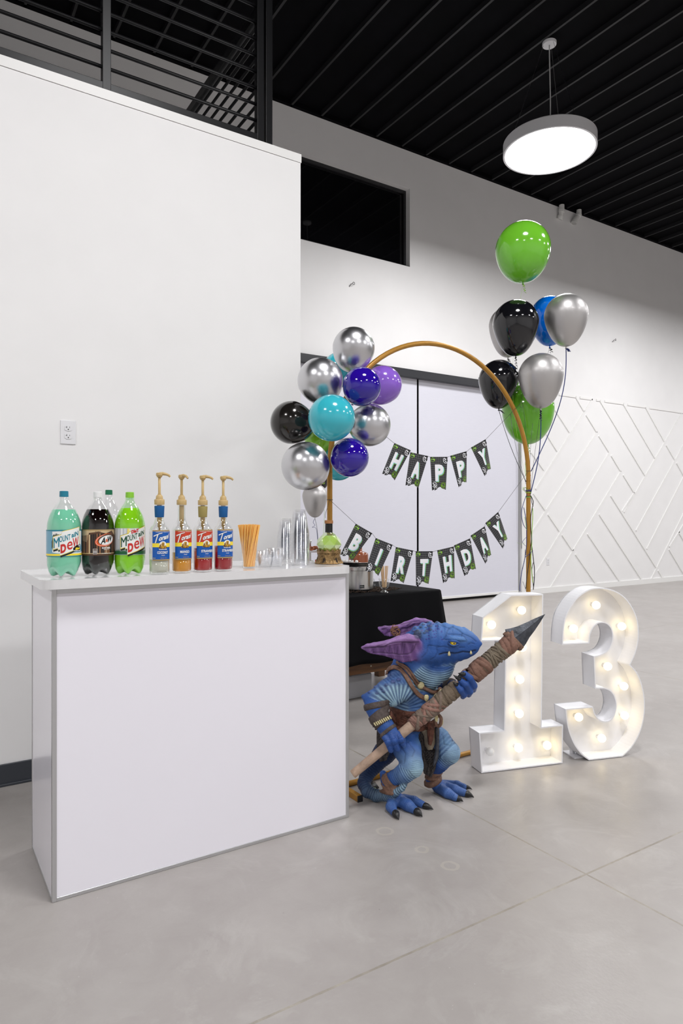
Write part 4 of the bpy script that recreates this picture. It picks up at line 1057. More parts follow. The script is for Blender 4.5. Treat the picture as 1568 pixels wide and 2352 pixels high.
for row, nm, ends, yy in ((HAP, 'HAPPY', ((852, 975), (1196, 925)), FY), (BIR, 'BIRTHDAY', ((757, 1148), (1213, 1082)), FY)):
    npos = {'HAPPY': ['first', 'second', 'third', 'fourth', 'fifth'], 'BIRTHDAY': ['first', 'second', 'third', 'fourth', 'fifth', 'sixth', 'seventh', 'eighth']}[nm]
    for i, (ch_, pc) in enumerate(row):
        flag(pc, ch_, None, 'black swallowtail flag with a white %s, %s flag of the %s banner row' % (ch_, npos[i], 'upper' if nm == 'HAPPY' else 'lower'), 'flags of the %s banner' % ('upper' if nm == 'HAPPY' else 'lower'), yy)
    pts = [PY(ends[0][0], ends[0][1], yy)]
    for ch_, pc in row:
        for q in pc[:2]: pts.append(PY(780+q[0]/3.409, 980+q[1]/3.409+.8, yy+.003))
    pts.append(PY(ends[1][0], ends[1][1], yy+.006))
    loop = [pts[-1]+np.array([.012*math.sin(a), -.003, .014*math.cos(a)-.014]) for a in np.linspace(0, 6.28, 12)]
    wrap = lambda x, z: [(x+.0138*math.cos(a), AY+.0138*math.sin(a), z) for a in np.linspace(0, 6.28, 14)]
    mb = MB().tube(pts, .0009, 5)
    mb.tube(wrap(ax1 if nm == 'BIRTHDAY' else pts[-1][0]+.0, PY(1213, 1082, AY)[2]), .0012, 5) if nm == 'BIRTHDAY' else mb.tube(loop, .0009, 5)
    if nm == 'BIRTHDAY': mb.tube(wrap(ax0, PY(757, 1148, AY)[2]), .0012, 5); mb.tube(smooth_poly([PY(756, 1148, AY-.014), PY(752, 1165, AY-.016), PY(747, 1180, AY-.02), PY(747, 1190, AY-.02)]), .0009, 5)
    o = tag(build('banner_string', mb, M['string'], smooth=True), 'thin dark string carrying the %s row of banner flags' % ('upper' if nm == 'HAPPY' else 'lower'), 'string', 'strings of the two banners')
    rebase(o, pts[len(pts)//2])

# ------------------------------------------------------------------ table with a black cloth
TZ = .74; tx0, tx1, ty0, ty1 = 2.06, 3.20, 3.66, 4.40
M['cloth'] = mat('black_table_cloth', (.004, .004, .005), .8, spec=.12); M['wood'] = None
m = mat('dark_walnut_wood', srgb(92, 58, 26), .5); noisy(m, 6, .45, .1, 30, stretch=(1, 8, 8)); M['wood'] = m
tb = thing('buffet_table', 'dark wooden table under the black cloth behind the bar', 'table', ((tx0+tx1)/2, (ty0+ty1)/2, 0))
build('tabletop', MB().box((tx0+.02, ty0+.02, TZ-.04), (tx1-.02, ty1-.02, TZ-.008)), M['wood'], tb, world=True)
for x in (tx0+.06, tx1-.09):
    for y in (ty0+.06, ty1-.10): build('leg', MB().box((x, y, 0), (x+.06, y+.06, TZ-.04)), M['wood'], tb, world=True)
build('stretcher', MB().box((tx0+.12, ty0+.07, .205), (tx1-.12, ty0+.11, .30)), M['wood'], tb, world=True, bevel=.003)
build('lower_shelf', MB().box((tx0+.12, ty0+.11, .28), (tx1-.12, ty1-.12, .30)), M['wood'], tb, world=True)
build('screw_head', MB().ball(PY(851.5, 1529.5, ty0+.068), .006, 10), mat('pale_screw', (.7, .65, .5), .4), tb, world=True, smooth=True)
# cloth: rounded rectangle rings, the hem hangs lower at the corners
mb = MB(); ring = []; NR = 160
base = rrect(tx0, ty0, tx1, ty1, .02, 5)
def perim(n):
    pts = [np.array(p) for p in base]+[np.array(base[0])]; L = [0]
    for i in range(len(pts)-1): L.append(L[-1]+np.linalg.norm(pts[i+1]-pts[i]))
    out = []
    for s in np.linspace(0, L[-1], n, endpoint=False):
        i = max(0, np.searchsorted(L, s, 'right')-1); i = min(i, len(pts)-2); t = (s-L[i])/max(1e-9, L[i+1]-L[i]); out.append(pts[i]*(1-t)+pts[i+1]*t)
    return out
pr = perim(NR); cxm, cym = (tx0+tx1)/2, (ty0+ty1)/2
levels = [0, .004, .012, .05, .12, .22, .34, .46, 1]
vs = []; K = len(levels)
for li, l in enumerate(levels):
    for i, q in enumerate(pr):
        ddx = min(abs(q[0]-tx0), abs(q[0]-tx1)); ddy = min(abs(q[1]-ty0), abs(q[1]-ty1)); corner = max(0, 1-(ddx+ddy)/.22)
        n = np.array([(-1 if q[0]-tx0 < .02 else 1 if tx1-q[0] < .02 else 0), (-1 if q[1]-ty0 < .02 else 1 if ty1-q[1] < .02 else 0)], float)
        if np.linalg.norm(n) > 0: n /= np.linalg.norm(n)
        hem = .452+.13*corner**.8
        if li == 0: vs.append((q[0], q[1], TZ)); continue
        drop = hem if l == 1 else l*hem/.50
        out = .004+(.012+.045*corner+.012*math.sin(i*.55)*(1-corner)+.008*math.sin(i*.23+1))*min(1, drop/.3)
        vs.append((q[0]+n[0]*out, q[1]+n[1]*out, TZ-drop))
fs = [(a*NR+i, a*NR+(i+1) % NR, (a+1)*NR+(i+1) % NR, (a+1)*NR+i) for a in range(K-1) for i in range(NR)]
fs = [f[::-1] for f in fs]+[tuple(range(NR))]
o = build('tablecloth', MB().add(vs, fs), M['cloth'], smooth=True, auto=40)
md = o.modifiers.new('thick', 'SOLIDIFY'); md.thickness = .002; md.offset = 1
tag(o, 'plain black cloth hanging over the buffet table, its corner reaching lower', 'tablecloth'); rebase(o, (cxm, cym, TZ))
t = thing('storage_bin', 'translucent plastic storage bin under the black covered table', 'storage bin', (2.28, 4.0, 0))
M['bin'] = mat('frosted_plastic', (.5, .5, .52), .35, trans=.5)
build('bin_body', MB().box((2.06, 3.86, 0.002), (2.74, 4.2, .17)), M['bin'], t, world=True, bevel=.02)
build('lid', MB().box((2.05, 3.85, .17), (2.75, 4.21, .185)), M['bin'], t, world=True, bevel=.005)
# brown lace doily of faux moss under the fountain
c = PZ(862, 1358, TZ); mb = MB(); rnd = random.Random(3)
for i in range(260):
    a = rnd.random()*6.28; q = math.sqrt(rnd.random()); x = c[0]-.02+q*.27*math.cos(a); y = c[1]+.06+q*.13*math.sin(a)
    b = rnd.random()*6.28; L = .012+.02*rnd.random(); z = TZ+.004+.006*rnd.random()
    mb.tube([(x, y, z), (x+L*.5*math.cos(b), y+L*.5*math.sin(b), z+.005*rnd.random()), (x+L*math.cos(b+.6), y+L*math.sin(b+.6), z)], .0025, 5)
o = tag(build('moss_mat', mb, noisy(mat('dark_brown_moss', srgb(58, 44, 34), .9), 40, .4)), 'dark brown twiggy mat on the black cloth under the chocolate fountain', 'table mat', None, 'stuff'); rebase(o, (c[0], c[1], TZ))
# chocolate fountain
p = P(823, 1356, 4.72); p[2] = TZ+.01
t = thing('chocolate_fountain', 'steel chocolate fountain with brown tiers on the black table', 'chocolate fountain', tuple(p))
M['steel'] = noisy(mat('brushed_stainless', (.55, .54, .52), .24, 1), 3, .12, stretch=(9, 9, .4))
k = .104
build('base_body', MB().lathe([(0, 0), (k*.95, 0), (k*.97, .008), (k, .012), (k, .155), (k*.985, .160), (k*.985, .168), (k, .172), (0, .172)], 48), M['steel'], t, smooth=True, auto=35)
build('bowl', MB().lathe([(.02, .165), (k*1.02, .172), (k*1.20, .196), (k*1.24, .198), (k*1.24, .201), (k*1.18, .200), (k*1.0, .180), (.02, .176)], 48), M['steel'], t, smooth=True)
mb = MB()
for i in range(18):
    a = math.pi*1.15+i*.07; h = .006 if 5 < i < 12 else .004
    mb.box((-.0012, -.0015, -h/2), (.0012, .0015, h/2)); 
    for q in range(len(mb.v)-8, len(mb.v)):
        x, y, z = mb.v[q]; mb.v[q] = ((k+.001+y)*math.cos(a)-x*math.sin(a), (k+.001+y)*math.sin(a)+x*math.cos(a), z+.142)
mb2 = mb
build('vent_slots', mb2, M['slot'], t)
lab = MB(); fn = cyl_fn(k, .001, -.32); rect(lab, fn, -.02, .012, .022, .044, 0, 6); rect(lab, cyl_fn(k, .0015, -.32), -.017, .009, .030, .033, 1, 4); rect(lab, cyl_fn(k, .0015, -.32), -.017, .002, .036, .038, 1, 4)
build('maker_plate', lab, [M['slot'], mat('grey_print', (.3, .3, .3), .5)], t)
M['choc'] = mat('milk_chocolate', srgb(140, 76, 48), .18, coat=.5)
build('chocolate_tiers', MB().lathe([(.075, .178), (.072, .19), (.070, .245), (.066, .258), (.045, .268), (.030, .270), (.026, .275), (.024, .330), (.026, .338), (.046, .345), (.054, .352), (.054, .362), (.050, .364), (.030, .360), (.018, .366), (.014, .39), (0, .395)], 40), M['choc'], t, smooth=True)
mb = MB()
for i, (a, q) in enumerate(((3.3, .112), (3.7, .108), (4.0, .113), (2.9, .11), (3.5, .1))): mb.ball((q*math.cos(a), q*math.sin(a), .207), .012, 10, sc=(1, 1, .8))
build('marshmallows', mb, mat('marshmallow', (.85, .84, .82), .6), t, smooth=True)
# glass goblet with wooden skewers
p = PZ(882, 1361, TZ)
o = build('glass_goblet', MB().lathe([(0, .002), (.030, 0), (.031, .003), (.020, .008), (.010, .018), (.012, .024), (.026, .034), (.034, .050), (.036, .066), (.034, .080), (.038, .094), (.0385, .097), (.0365, .096)], 32, rfun=lambda r, z, th: r*(1+.03*math.cos(10*th))), M['glass'], smooth=True)
o.location = tuple(p); tag(o, 'small footed glass goblet holding wooden skewers on the black cloth', 'goblet')
M['skewer'] = mat('pale_bamboo', srgb(222, 190, 150), .6); rnd = random.Random(5); s0 = None
for i in range(22):
    a = rnd.random()*6.28; q = math.sqrt(rnd.random())
    if s0 is None: s0 = build('wooden_skewer', MB().lathe([(0, 0), (.0022, .004), (.0022, .150), (0, .150)], 6), M['skewer']); s_ = s0
    else: s_ = s0.copy(); C.objects.link(s_)
    b0 = np.array([q*.016*math.cos(a), q*.016*math.sin(a), .034]); b1 = np.array([q*.032*math.cos(a), q*.032*math.sin(a), .184])
    s_.rotation_euler = Vector(b1-b0).to_track_quat('Z', 'Y').to_euler(); s_.location = tuple(p+b0)
    tag(s_, 'pale wooden skewer among those standing in the glass goblet', 'skewer', 'wooden skewers in the goblet')
# small crystal figurine beside the goblet
p = PZ(857.5, 1351, TZ); mb = MB()
mb.lathe([(0, 0), (.016, 0), (.018, .008), (.010, .016), (.015, .028), (.011, .05), (.006, .066), (0, .074)], 7)
o = tag(build('glass_ornament', mb, M['glass']), 'small pointed clear glass ornament just right of the fountain base', 'ornament'); o.location = tuple(p)
# tiered tray with strawberries and brown treats, seen between the cups and the flask
p = P(712, 1340, 4.45); p[2] = TZ
t = thing('tiered_tray', 'white two-tier serving tray of treats behind the clear cups', 'serving tray', tuple(p))
M['plate_white'] = mat('white_plate', (.75, .75, .77), .2, coat=.4)
zA, zB = CAMH-(1301-HY)/FPX*4.45-TZ, CAMH-(1268-HY)/FPX*4.45-TZ
build('post', MB().lathe([(0, 0), (.05, 0), (.05, .008), (.008, .012), (.006, zB+.06), (.012, zB+.075), (0, zB+.085)], 20), M['steel'], t, smooth=True)
for z_, r_ in ((zA, .105), (zB, .085)): build('plate', MB().lathe([(0, z_), (r_*.8, z_), (r_, z_+.010), (r_*1.02, z_+.012), (r_*.8, z_+.004), (0, z_+.003)], 36), M['plate_white'], t, smooth=True)
def berries(lab, nm, n, z_, r_, m, mk):
    rnd = random.Random(n); b0 = None
    for i in range(n):
        a = -1.2+i*6.28/n
        if b0 is None: b0 = mk(); b = b0
        else: b = copy_tree(b0)
        b.location = tuple(p+np.array([r_*math.cos(a), r_*math.sin(a), z_])); b.rotation_euler = (0, 0, a); tag(b, lab, nm.split('_')[-1], nm.replace('_', ' ')+' pieces on the tiered tray')
def mk_straw():
    b = build('strawberry', MB().lathe([(0, 0), (.006, .004), (.013, .016), (.0155, .026), (.012, .034), (0, .036)], 16), noisy(mat('strawberry_red', srgb(205, 30, 30), .25), 90, .3), smooth=True)
    mb = MB()
    for i in range(6): a = i*1.047; mb.prism([(0, 0, .036), (.011*math.cos(a-.3), .011*math.sin(a-.3), .036), (.016*math.cos(a), .016*math.sin(a), .033), (.011*math.cos(a+.3), .011*math.sin(a+.3), .036)], (0, 0, .001))
    build('leaves', mb, mat('berry_leaf', srgb(110, 150, 60), .5), b); return b
berries('red strawberry with green leaves on the lower plate of the tiered tray', 'strawberry', 8, zA+.006, .075, None, mk_straw)
def mk_treat():
    return build('pretzel', MB().tube([(.02*math.cos(a)*(1+.3*math.cos(2*a)), .014*math.sin(2*a), .010+.018*abs(math.sin(a))) for a in np.linspace(0, 6.28, 24)], .0055, 8), noisy(mat('pretzel_brown', srgb(140, 75, 38), .5), 60, .3), smooth=True)
berries('brown twisted pretzel on the upper plate of the tiered tray', 'pretzel', 8, zB+.006, .058, None, mk_treat)

# ------------------------------------------------------------------ marquee numbers 1 and 3
M['foam'] = mat('white_foam_board', srgb(240, 240, 243), .55)
M['bulb'] = mat('lit_warm_bulb', (1, .95, .8), .3, emis=(1.0, .80, .42), es=3.6)
M['bulb_off'] = mat('frosted_bulb_off', (.82, .82, .82), .3)
def Z7(x, y): return 1060+x/3.087, 1320+y/3.087
def number(label, FL, FR, outline, bulbs, D, off=()):
    A = PZ(*Z7(*FL)); B = PZ(*Z7(*FR)); e = (B-A); e[2] = 0; e /= np.linalg.norm(e); nrm = np.array([-e[1], e[0], 0])   # nrm points away from the camera
    def on(x, y, back=0.):
        u, v = Z7(x, y); l = (u-CX)/FPX
        r = np.array([SN+CS*l, CS-SN*l, -(v-HY)/FPX]); o = np.array([0, 0, CAMH])
        a = A+nrm*back; t_ = np.dot(a-o, nrm)/np.dot(r, nrm); return o+r*t_
    F = [on(*q) for q in outline]
    zmin = min(p[2] for p in F)
    base = (A+B)/2; t = thing('marquee_number', label, 'marquee number', (base[0], base[1], 0), 0, 'white marquee numbers on the floor')
    for p in F: p[2] = max(p[2], .003)
    # clean near-floor points onto the floor
    n = len(F); th = .006
    c2 = [(np.dot(p-A, e), p[2]) for p in F]
    area = sum(c2[i][0]*c2[(i+1) % n][1]-c2[(i+1) % n][0]*c2[i][1] for i in range(n))/2
    sgn = 1 if area > 0 else -1
    def inset(k, dist):
        p0, p1, p2 = [np.array(c2[(k+j) % n]) for j in (-1, 0, 1)]
        a = p1-p0; b = p2-p1; a /= np.linalg.norm(a)+1e-9; b /= np.linalg.norm(b)+1e-9
        na = np.array([-a[1], a[0]])*sgn; nb = np.array([-b[1], b[0]])*sgn; m_ = na+nb; L = np.dot(m_, na)
        return p1+m_/max(L, .35)*dist
    to3 = lambda q, back: A+e*q[0]+np.array([0, 0, q[1]])+nrm*back
    I = [inset(k, th) for k in range(n)]
    vs = [to3(q, 0) for q in c2]+[to3(q, D) for q in c2]+[to3(q, 0) for q in I]+[to3(q, D) for q in I]
    fs = []
    for i in range(n):
        j = (i+1) % n
        fs += [(i, j, n+j, n+i), (2*n+j, 2*n+i, 3*n+i, 3*n+j), (2*n+i, 2*n+j, j, i), (n+i, n+j, 3*n+j, 3*n+i)]
    if sgn > 0: fs = [f[::-1] for f in fs]
    build('side_wall', MB().add(vs, fs), M['foam'], t, world=True)
    mb = MB(); mb.prism([to3(q, D-.008) for q in c2], nrm*.006)
    bp = build('back_panel', mb, M['foam'], t, world=True)
    me = bp.data
    for i, b in enumerate(bulbs):
        p = on(*b, back=D-.045); r_ = .0215
        g = MB().ball((0, 0, 0), r_, 20); lit = i not in off
        # socket is behind the globe
        bl = thing_part('bulb', g, M['bulb'] if lit else M['bulb_off'], t, p)
        s_ = MB().tube([p+nrm*.016, p+nrm*.037], .011, 14); build('socket', s_, M['foam'], bl, world=True)
    return t, on, nrm, e
def thing_part(name, mb, m, parent, p):
    mb.v = [tuple(np.array(q)+p) for q in mb.v]
    return build(name, mb, m, parent, world=True, smooth=True)
one = [(140,1410),(715,1338),(718,1065),(567,1080),(578,138),(350,143),(147,302),(135,472),(310,468),(300,1106),(122,1122)]
t1, on1, n1, e1 = number('white light-up number 1 standing on the floor behind the spear tip', (140, 1412), (715, 1340), one, [(425,252),(212,355),(430,515),(412,742),(408,985),(403,1228),(606,1210),(200,1255)], .105, (7,))
def cr(pts, n=4): return [tuple(q) for q in smooth_poly(pts, n)]
three = cr([(712,497),(716,400),(732,305),(770,225),(825,155),(900,105),(975,92),(1060,104),(1140,145),(1200,215),(1240,300),(1254,390),(1250,480),(1230,560),(1196,637)])
three += cr([(1196,640),(1240,690),(1275,770),(1295,870),(1297,960),(1285,1050),(1255,1140),(1205,1225),(1140,1292)])
three += [(1135,1294), (905,1318)]
three += cr([(900,1315),(850,1275),(800,1210),(765,1130),(745,1050),(735,953)])
three += [(930,935)]+cr([(945,985),(975,1025),(1015,1040),(1055,1028),(1082,985),(1092,925),(1080,865),(1050,825),(1010,808)])
three += [(945,808),(935,578)]+cr([(975,570),(1025,545),(1055,500),(1068,445),(1060,390),(1035,355),(1000,342),(960,350),(930,380),(910,430),(905,487)])
t3, on3, n3, e3 = number('white light-up number 3 standing on the floor at the far right', (905, 1320), (1135, 1294), three, [(953,216),(793,382),(1135,366),(1035,650),(1150,790),(1155,998),(830,1010),(993,1160)], .105)
mb = MB(); q = on3(775, 1270, .105); q[2] = 0
mb.prism([q+e3*-.02-n3*.06, q+e3*.04-n3*.06, q+e3*.04+n3*.05, q+e3*-.02+n3*.05], (0, 0, .006))
mb.box((q[0]+.0, q[1]-.01, 0), (q[0]+.02, q[1]+.01, .06))
build('foot_plate', mb, M['foam'], t3, world=True)
mb = MB()
# ------------------------------------------------------------------ blue lizard-warrior statue (one continuous body grown from a distance field)
def Z(x, y, d):
    """zoomed photo pixel + depth -> (right, forward, up) in metres, turned like the camera"""
    u, v = 790+x/3.2, 1400+y/3.2
    return np.array([(u-CX)/FPX*d, d, CAMH-(v-HY)/FPX*d])
def rz(px, d=3.0): return px*.3125*d/FPX
def DF(y, r): return FPX*(CAMH-rz(r)*.92)/(1400+y/3.2-HY)      # depth at which a ball of r px sits on the floor
def W2(p): return np.array([SN*p[1]+CS*p[0], CS*p[1]-SN*p[0], p[2]])
PR = []      # primitives
def chain(nodes, k=.012, col='blue', wl=0, amp=0, lights=None, light='light'):
    s = 0.
    for i in range(len(nodes)-1):
        a, b = nodes[i], nodes[i+1]; A, B = Z(*a[:3]), Z(*b[:3]); L = np.linalg.norm(B-A)
        PR.append(dict(t='c', a=A, b=B, ra=rz(a[3], a[2]), rb=rz(b[3], b[2]), k=k, col=col, wl=wl, amp=amp, s0=s, L=L, li=(lights[i], lights[i+1]) if lights else (0, 0), lc=light)); s += L
def ell(x, y, d, rx, ry, rd, k=.01, col='blue', lights=0, sub=False, ang=0., light='light'):
    PR.append(dict(t='e', c=Z(x, y, d), r=np.array([rz(rx), rz(rd), rz(ry)]), k=k, col=col, wl=0, amp=0, s0=0, L=0, li=(lights, lights), sub=sub, ang=ang, lc=light))
# torso and neck
chain([(450, 505, 3.03, 108), (495, 610, 3.03, 122), (470, 730, 3.03, 112), (470, 850, 3.03, 112)], .02, wl=.0135, amp=.0022, lights=[.1, .55, .6, .2])
chain([(600, 560, 3.03, 85), (600, 640, 3.02, 85), (540, 730, 3.01, 78)], .02, wl=.0135, amp=.0022, lights=[.4, .6, .4])
chain([(450, 480, 3.02, 112), (540, 385, 2.99, 118)], .025, lights=[.0, .0])
chain([(402, 392, 3.0, 46), (405, 470, 3.02, 88)], .015)
chain([(775, 350, 2.965, 60), (715, 430, 2.98, 82), (645, 515, 2.985, 64)], .02, wl=.012, amp=.0028, lights=[.5, 1.0, 1.0])
chain([(560, 430, 2.965, 80), (640, 500, 2.975, 60)], .02, wl=.012, amp=.0022, lights=[.5, 1.0])
# head: stations along the skull
for x, tp, bt, hw in ((992, 234, 268, 15), (968, 205, 305, 38), (935, 176, 338, 54), (895, 148, 362, 68), (850, 128, 378, 82), (800, 112, 392, 95), (745, 100, 405, 108), (690, 92, 418, 118), (635, 88, 425, 124), (580, 96, 428, 122), (525, 122, 425, 112), (475, 165, 420, 96), (440, 215, 420, 75)):
    ell(x, (tp+bt)/2, 2.985-(x-440)*.00009, 52 if x < 960 else 24, (bt-tp)/2, hw, .014, 'blue')
dN = lambda x, y=0: 2.985-(x-440)*.00009
chain([(752, 232, 2.92, 15), (800, 214, 2.905, 18), (860, 219, 2.905, 17), (915, 232, 2.915, 12)], .008, 'bluel')     # brow
chain([(560, 330, 2.93, 55), (640, 330, 2.925, 45), (740, 330, 2.93, 30)], .02, 'blue')                                 # cheek and jaw
chain([(770, 270, 2.92, 18), (850, 275, 2.925, 20), (930, 268, 2.935, 20)], .012, 'blue')
ell(938, 232, 2.925, 22, 16, 14, .008, 'blue')                                                                         # nostril mound
chain([(880, 145, 2.945, 18), (930, 180, 2.945, 15), (985, 232, 2.945, 10)], .008, 'bluel'); chain([(740, 120, 2.95, 22), (840, 150, 2.935, 22), (900, 195, 2.93, 16)], .01, 'bluel')
ell(545, 185, 2.925, 32, 40, 26, .008, 'slate'); ell(570, 270, 2.92, 26, 20, 14, .008, 'blue')
# ears
def ear(roll, low, thin, nfan=40, pc='purple'):
    chain(roll, .006, 'purplel', 0, 0)
    def samp(path, t):
        L = [0]
        for i in range(len(path)-1): L.append(L[-1]+math.dist(path[i][:2], path[i+1][:2]))
        q = t*L[-1]; return [float(np.interp(q, L, [p[j] for p in path])) for j in range(3)]
    for i in range(nfan+1):
        t = i/nfan; a = samp(roll, t); b = samp(low, t); rib = (i % 5 == 0)
        chain([(a[0], a[1], a[2]+.004, thin+(3 if rib else 0)), (b[0], b[1], b[2], thin+(1.5*(i % 2)))], .004, 'purplel' if rib else pc)
ear([(548, 232, 2.902, 14), (525, 216, 2.897, 24), (470, 207, 2.892, 29), (400, 222, 2.885, 28), (320, 246, 2.88, 22), (220, 258, 2.875, 16), (170, 266, 2.872, 14), (134, 280, 2.87, 10)],
    [(590, 300, 2.915), (560, 345, 2.91), (500, 375, 2.905), (430, 384, 2.90), (370, 360, 2.89), (290, 333, 2.885), (215, 322, 2.88), (180, 312, 2.875), (138, 285, 2.87)], 7)
ear([(640, 92, 3.02, 12), (590, 84, 3.035, 18), (530, 84, 3.05, 24), (450, 112, 3.06, 22), (400, 130, 3.065, 18), (350, 134, 3.065, 15), (300, 130, 3.065, 12), (257, 136, 3.065, 9)],
    [(600, 150, 3.03), (540, 165, 3.04), (480, 185, 3.05), (430, 185, 3.06), (400, 190, 3.065), (350, 192, 3.065), (305, 190, 3.065), (262, 148, 3.065)], 8, 20)
# near arm
chain([(420, 530, 2.965, 92), (315, 600, 2.94, 80), (225, 645, 2.925, 60)], .016, wl=.0125, amp=.0012, lights=[.15, .15, .0])
chain([(440, 590, 2.955, 74), (350, 640, 2.94, 66), (290, 665, 2.93, 50)], .016, wl=.0125, amp=.0026, lights=[1.0, 1.0, .8])
chain([(200, 650, 2.925, 44), (142, 640, 2.935, 18)], .012)
chain([(190, 660, 2.925, 50), (224, 712, 2.91, 70), (258, 790, 2.895, 68), (305, 862, 2.875, 62), (338, 900, 2.865, 56)], .01)
chain([(325, 890, 2.864, 50), (352, 925, 2.855, 48)], .010, 'bluem')
for (q, hh) in (([(292, 925, 2.846, 26), (322, 972, 2.826, 25), (344, 1034, 2.836, 22)], 0), ([(341, 915, 2.844, 27), (366, 964, 2.822, 26), (394, 1026, 2.834, 22)], 0), ([(388, 915, 2.848, 26), (417, 957, 2.826, 24), (437, 1004, 2.838, 20)], 0), ([(370, 905, 2.875, 26), (425, 925, 2.898, 20), (440, 975, 2.898, 18)], 0)):
    chain(q, .0035, 'bluem', wl=.008, amp=.0006)
# far arm and hand
chain([(640, 565, 3.12, 66), (735, 575, 3.11, 44), (790, 560, 3.05, 38), (840, 560, 2.99, 36)], .012, 'blued')
chain([(850, 575, 2.972, 34), (915, 575, 2.968, 34)], .010, 'bluem')
for q in ([(950, 590, 2.95, 22), (955, 560, 2.915, 25), (925, 505, 2.897, 25), (885, 472, 2.898, 22), (860, 478, 2.902, 16)], [(915, 625, 2.945, 22), (925, 602, 2.912, 25), (893, 552, 2.893, 25), (850, 515, 2.896, 20)], [(872, 640, 2.945, 20), (882, 625, 2.912, 24), (857, 592, 2.892, 24), (828, 556, 2.897, 19)], [(860, 545, 2.965, 22), (890, 495, 2.955, 20), (918, 476, 2.935, 16)]):
    chain(q, .0035, 'bluem')
# near leg
chain([(430, 900, 3.01, 92), (462, 1020, 2.955, 98), (500, 1130, 2.905, 80)], .02, lights=[.0, .0, .4])
chain([(505, 1165, 2.90, 72), (440, 1205, 2.91, 66), (360, 1242, 2.93, 50), (322, 1262, 2.94, 42)], .016, wl=.010, amp=.0016, lights=[1.0, .35, .0, 0])
chain([(287, 1208, 2.985, 26), (297, 1285, 2.97, 26)], .01)
chain([(325, 1270, 2.94, 42), (355, 1340, 2.93, 44), (385, 1395, DF(1395, 52), 52)], .016, 'blue')
def toe(n, k=.008): chain([(x, y, DF(y, r), r) for x, y, r in n], k, 'bluem', wl=.007, amp=.0007, lights=[.1]*len(n))
toe([(365, 1400, 44), (345, 1450, 38), (368, 1492, 28)]); toe([(410, 1405, 46), (470, 1440, 42), (525, 1478, 28)]); toe([(440, 1390, 34), (515, 1405, 32), (582, 1436, 25)])
# far leg
chain([(560, 880, 3.05, 85), (690, 950, 3.04, 80), (772, 1045, 3.01, 78)], .02, wl=.016, amp=.0015, lights=[0, .2, .45])
chain([(772, 1062, 3.01, 72), (705, 1130, 3.03, 56), (655, 1200, 3.07, 44), (645, 1250, 3.08, 44)], .016, 'bluem', wl=.010, amp=.0012, lights=[.8, .0, 0, 0])
chain([(650, 1262, 3.075, 44), (700, 1300, DF(1300, 44), 44)], .014, 'blue')
toe([(690, 1308, 40), (760, 1350, 37), (818, 1382, 27)]); toe([(720, 1290, 38), (815, 1325, 35), (890, 1350, 27)]); toe([(735, 1275, 24), (830, 1283, 24), (885, 1302, 20)])
# tail
chain([(380, 960, 3.10, 92), (290, 1060, 3.11, 80), (225, 1140, 3.09, 62), (165, 1220, 3.06, 50), (143, 1280, 3.03, 45), (172, 1335, 3.0, 45), (235, 1367, 2.985, 42), (305, 1368, 2.945, 37), (370, 1347, 2.905, 30), (425, 1315, 2.885, 20), (455, 1288, 2.878, 12)], .010, 'tail', wl=.0105, amp=.0020, lights=[0, 0, 0, .03, .05, .15, .3, .4, .5, .65, .9])

CELL = .0031
lo = np.array([.015, 2.77, -.004]); hi = np.array([.42, 3.26, .86])
for p in PR:
    if p['t'] == 'c':
        for q, r in ((p['a'], p['ra']), (p['b'], p['rb'])): lo = np.minimum(lo, q-r-.02); hi = np.maximum(hi, q+r+.02)
    else: lo = np.minimum(lo, p['c']-p['r']-.02); hi = np.maximum(hi, p['c']+p['r']+.02)
nn = np.ceil((hi-lo)/CELL).astype(int)+1
GR = [lo[i]+CELL*np.arange(nn[i]) for i in range(3)]
SD = np.full(nn, .2, np.float32)
def sdf_prim(p, X, Y, Zz):
    if p['t'] == 'c':
        a, b = p['a'], p['b']; d = b-a; L2 = max(float(d@d), 1e-9)
        t = np.clip(((X-a[0])*d[0]+(Y-a[1])*d[1]+(Zz-a[2])*d[2])/L2, 0, 1)
        return np.sqrt((X-a[0]-t*d[0])**2+(Y-a[1]-t*d[1])**2+(Zz-a[2]-t*d[2])**2)-(p['ra']+(p['rb']-p['ra'])*t), t
    q = ((X-p['c'][0])/p['r'][0], (Y-p['c'][1])/p['r'][1], (Zz-p['c'][2])/p['r'][2])
    k0 = np.sqrt(q[0]**2+q[1]**2+q[2]**2); k1 = np.sqrt((q[0]/p['r'][0])**2+(q[1]/p['r'][1])**2+(q[2]/p['r'][2])**2)
    return k0*(k0-1)/np.maximum(k1, 1e-6), 0*k0
for p in PR:
    k = p['k']; m = 2.5*k+.012
    if p['t'] == 'c': l_, h_ = np.minimum(p['a']-p['ra'], p['b']-p['rb'])-m, np.maximum(p['a']+p['ra'], p['b']+p['rb'])+m
    else: l_, h_ = p['c']-p['r']-m, p['c']+p['r']+m
    i0 = np.maximum(((l_-lo)/CELL).astype(int), 0); i1 = np.minimum(((h_-lo)/CELL).astype(int)+2, nn)
    sl = tuple(slice(i0[j], i1[j]) for j in range(3))
    X, Y, Zz = GR[0][sl[0]][:, None, None], GR[1][sl[1]][None, :, None], GR[2][sl[2]][None, None, :]
    s, _ = sdf_prim(p, X, Y, Zz); cur = SD[sl]; s = s.astype(np.float32)
    h = np.maximum(k-np.abs(cur-s), 0)/k
    SD[sl] = np.minimum(cur, s)-h*h*k*.25
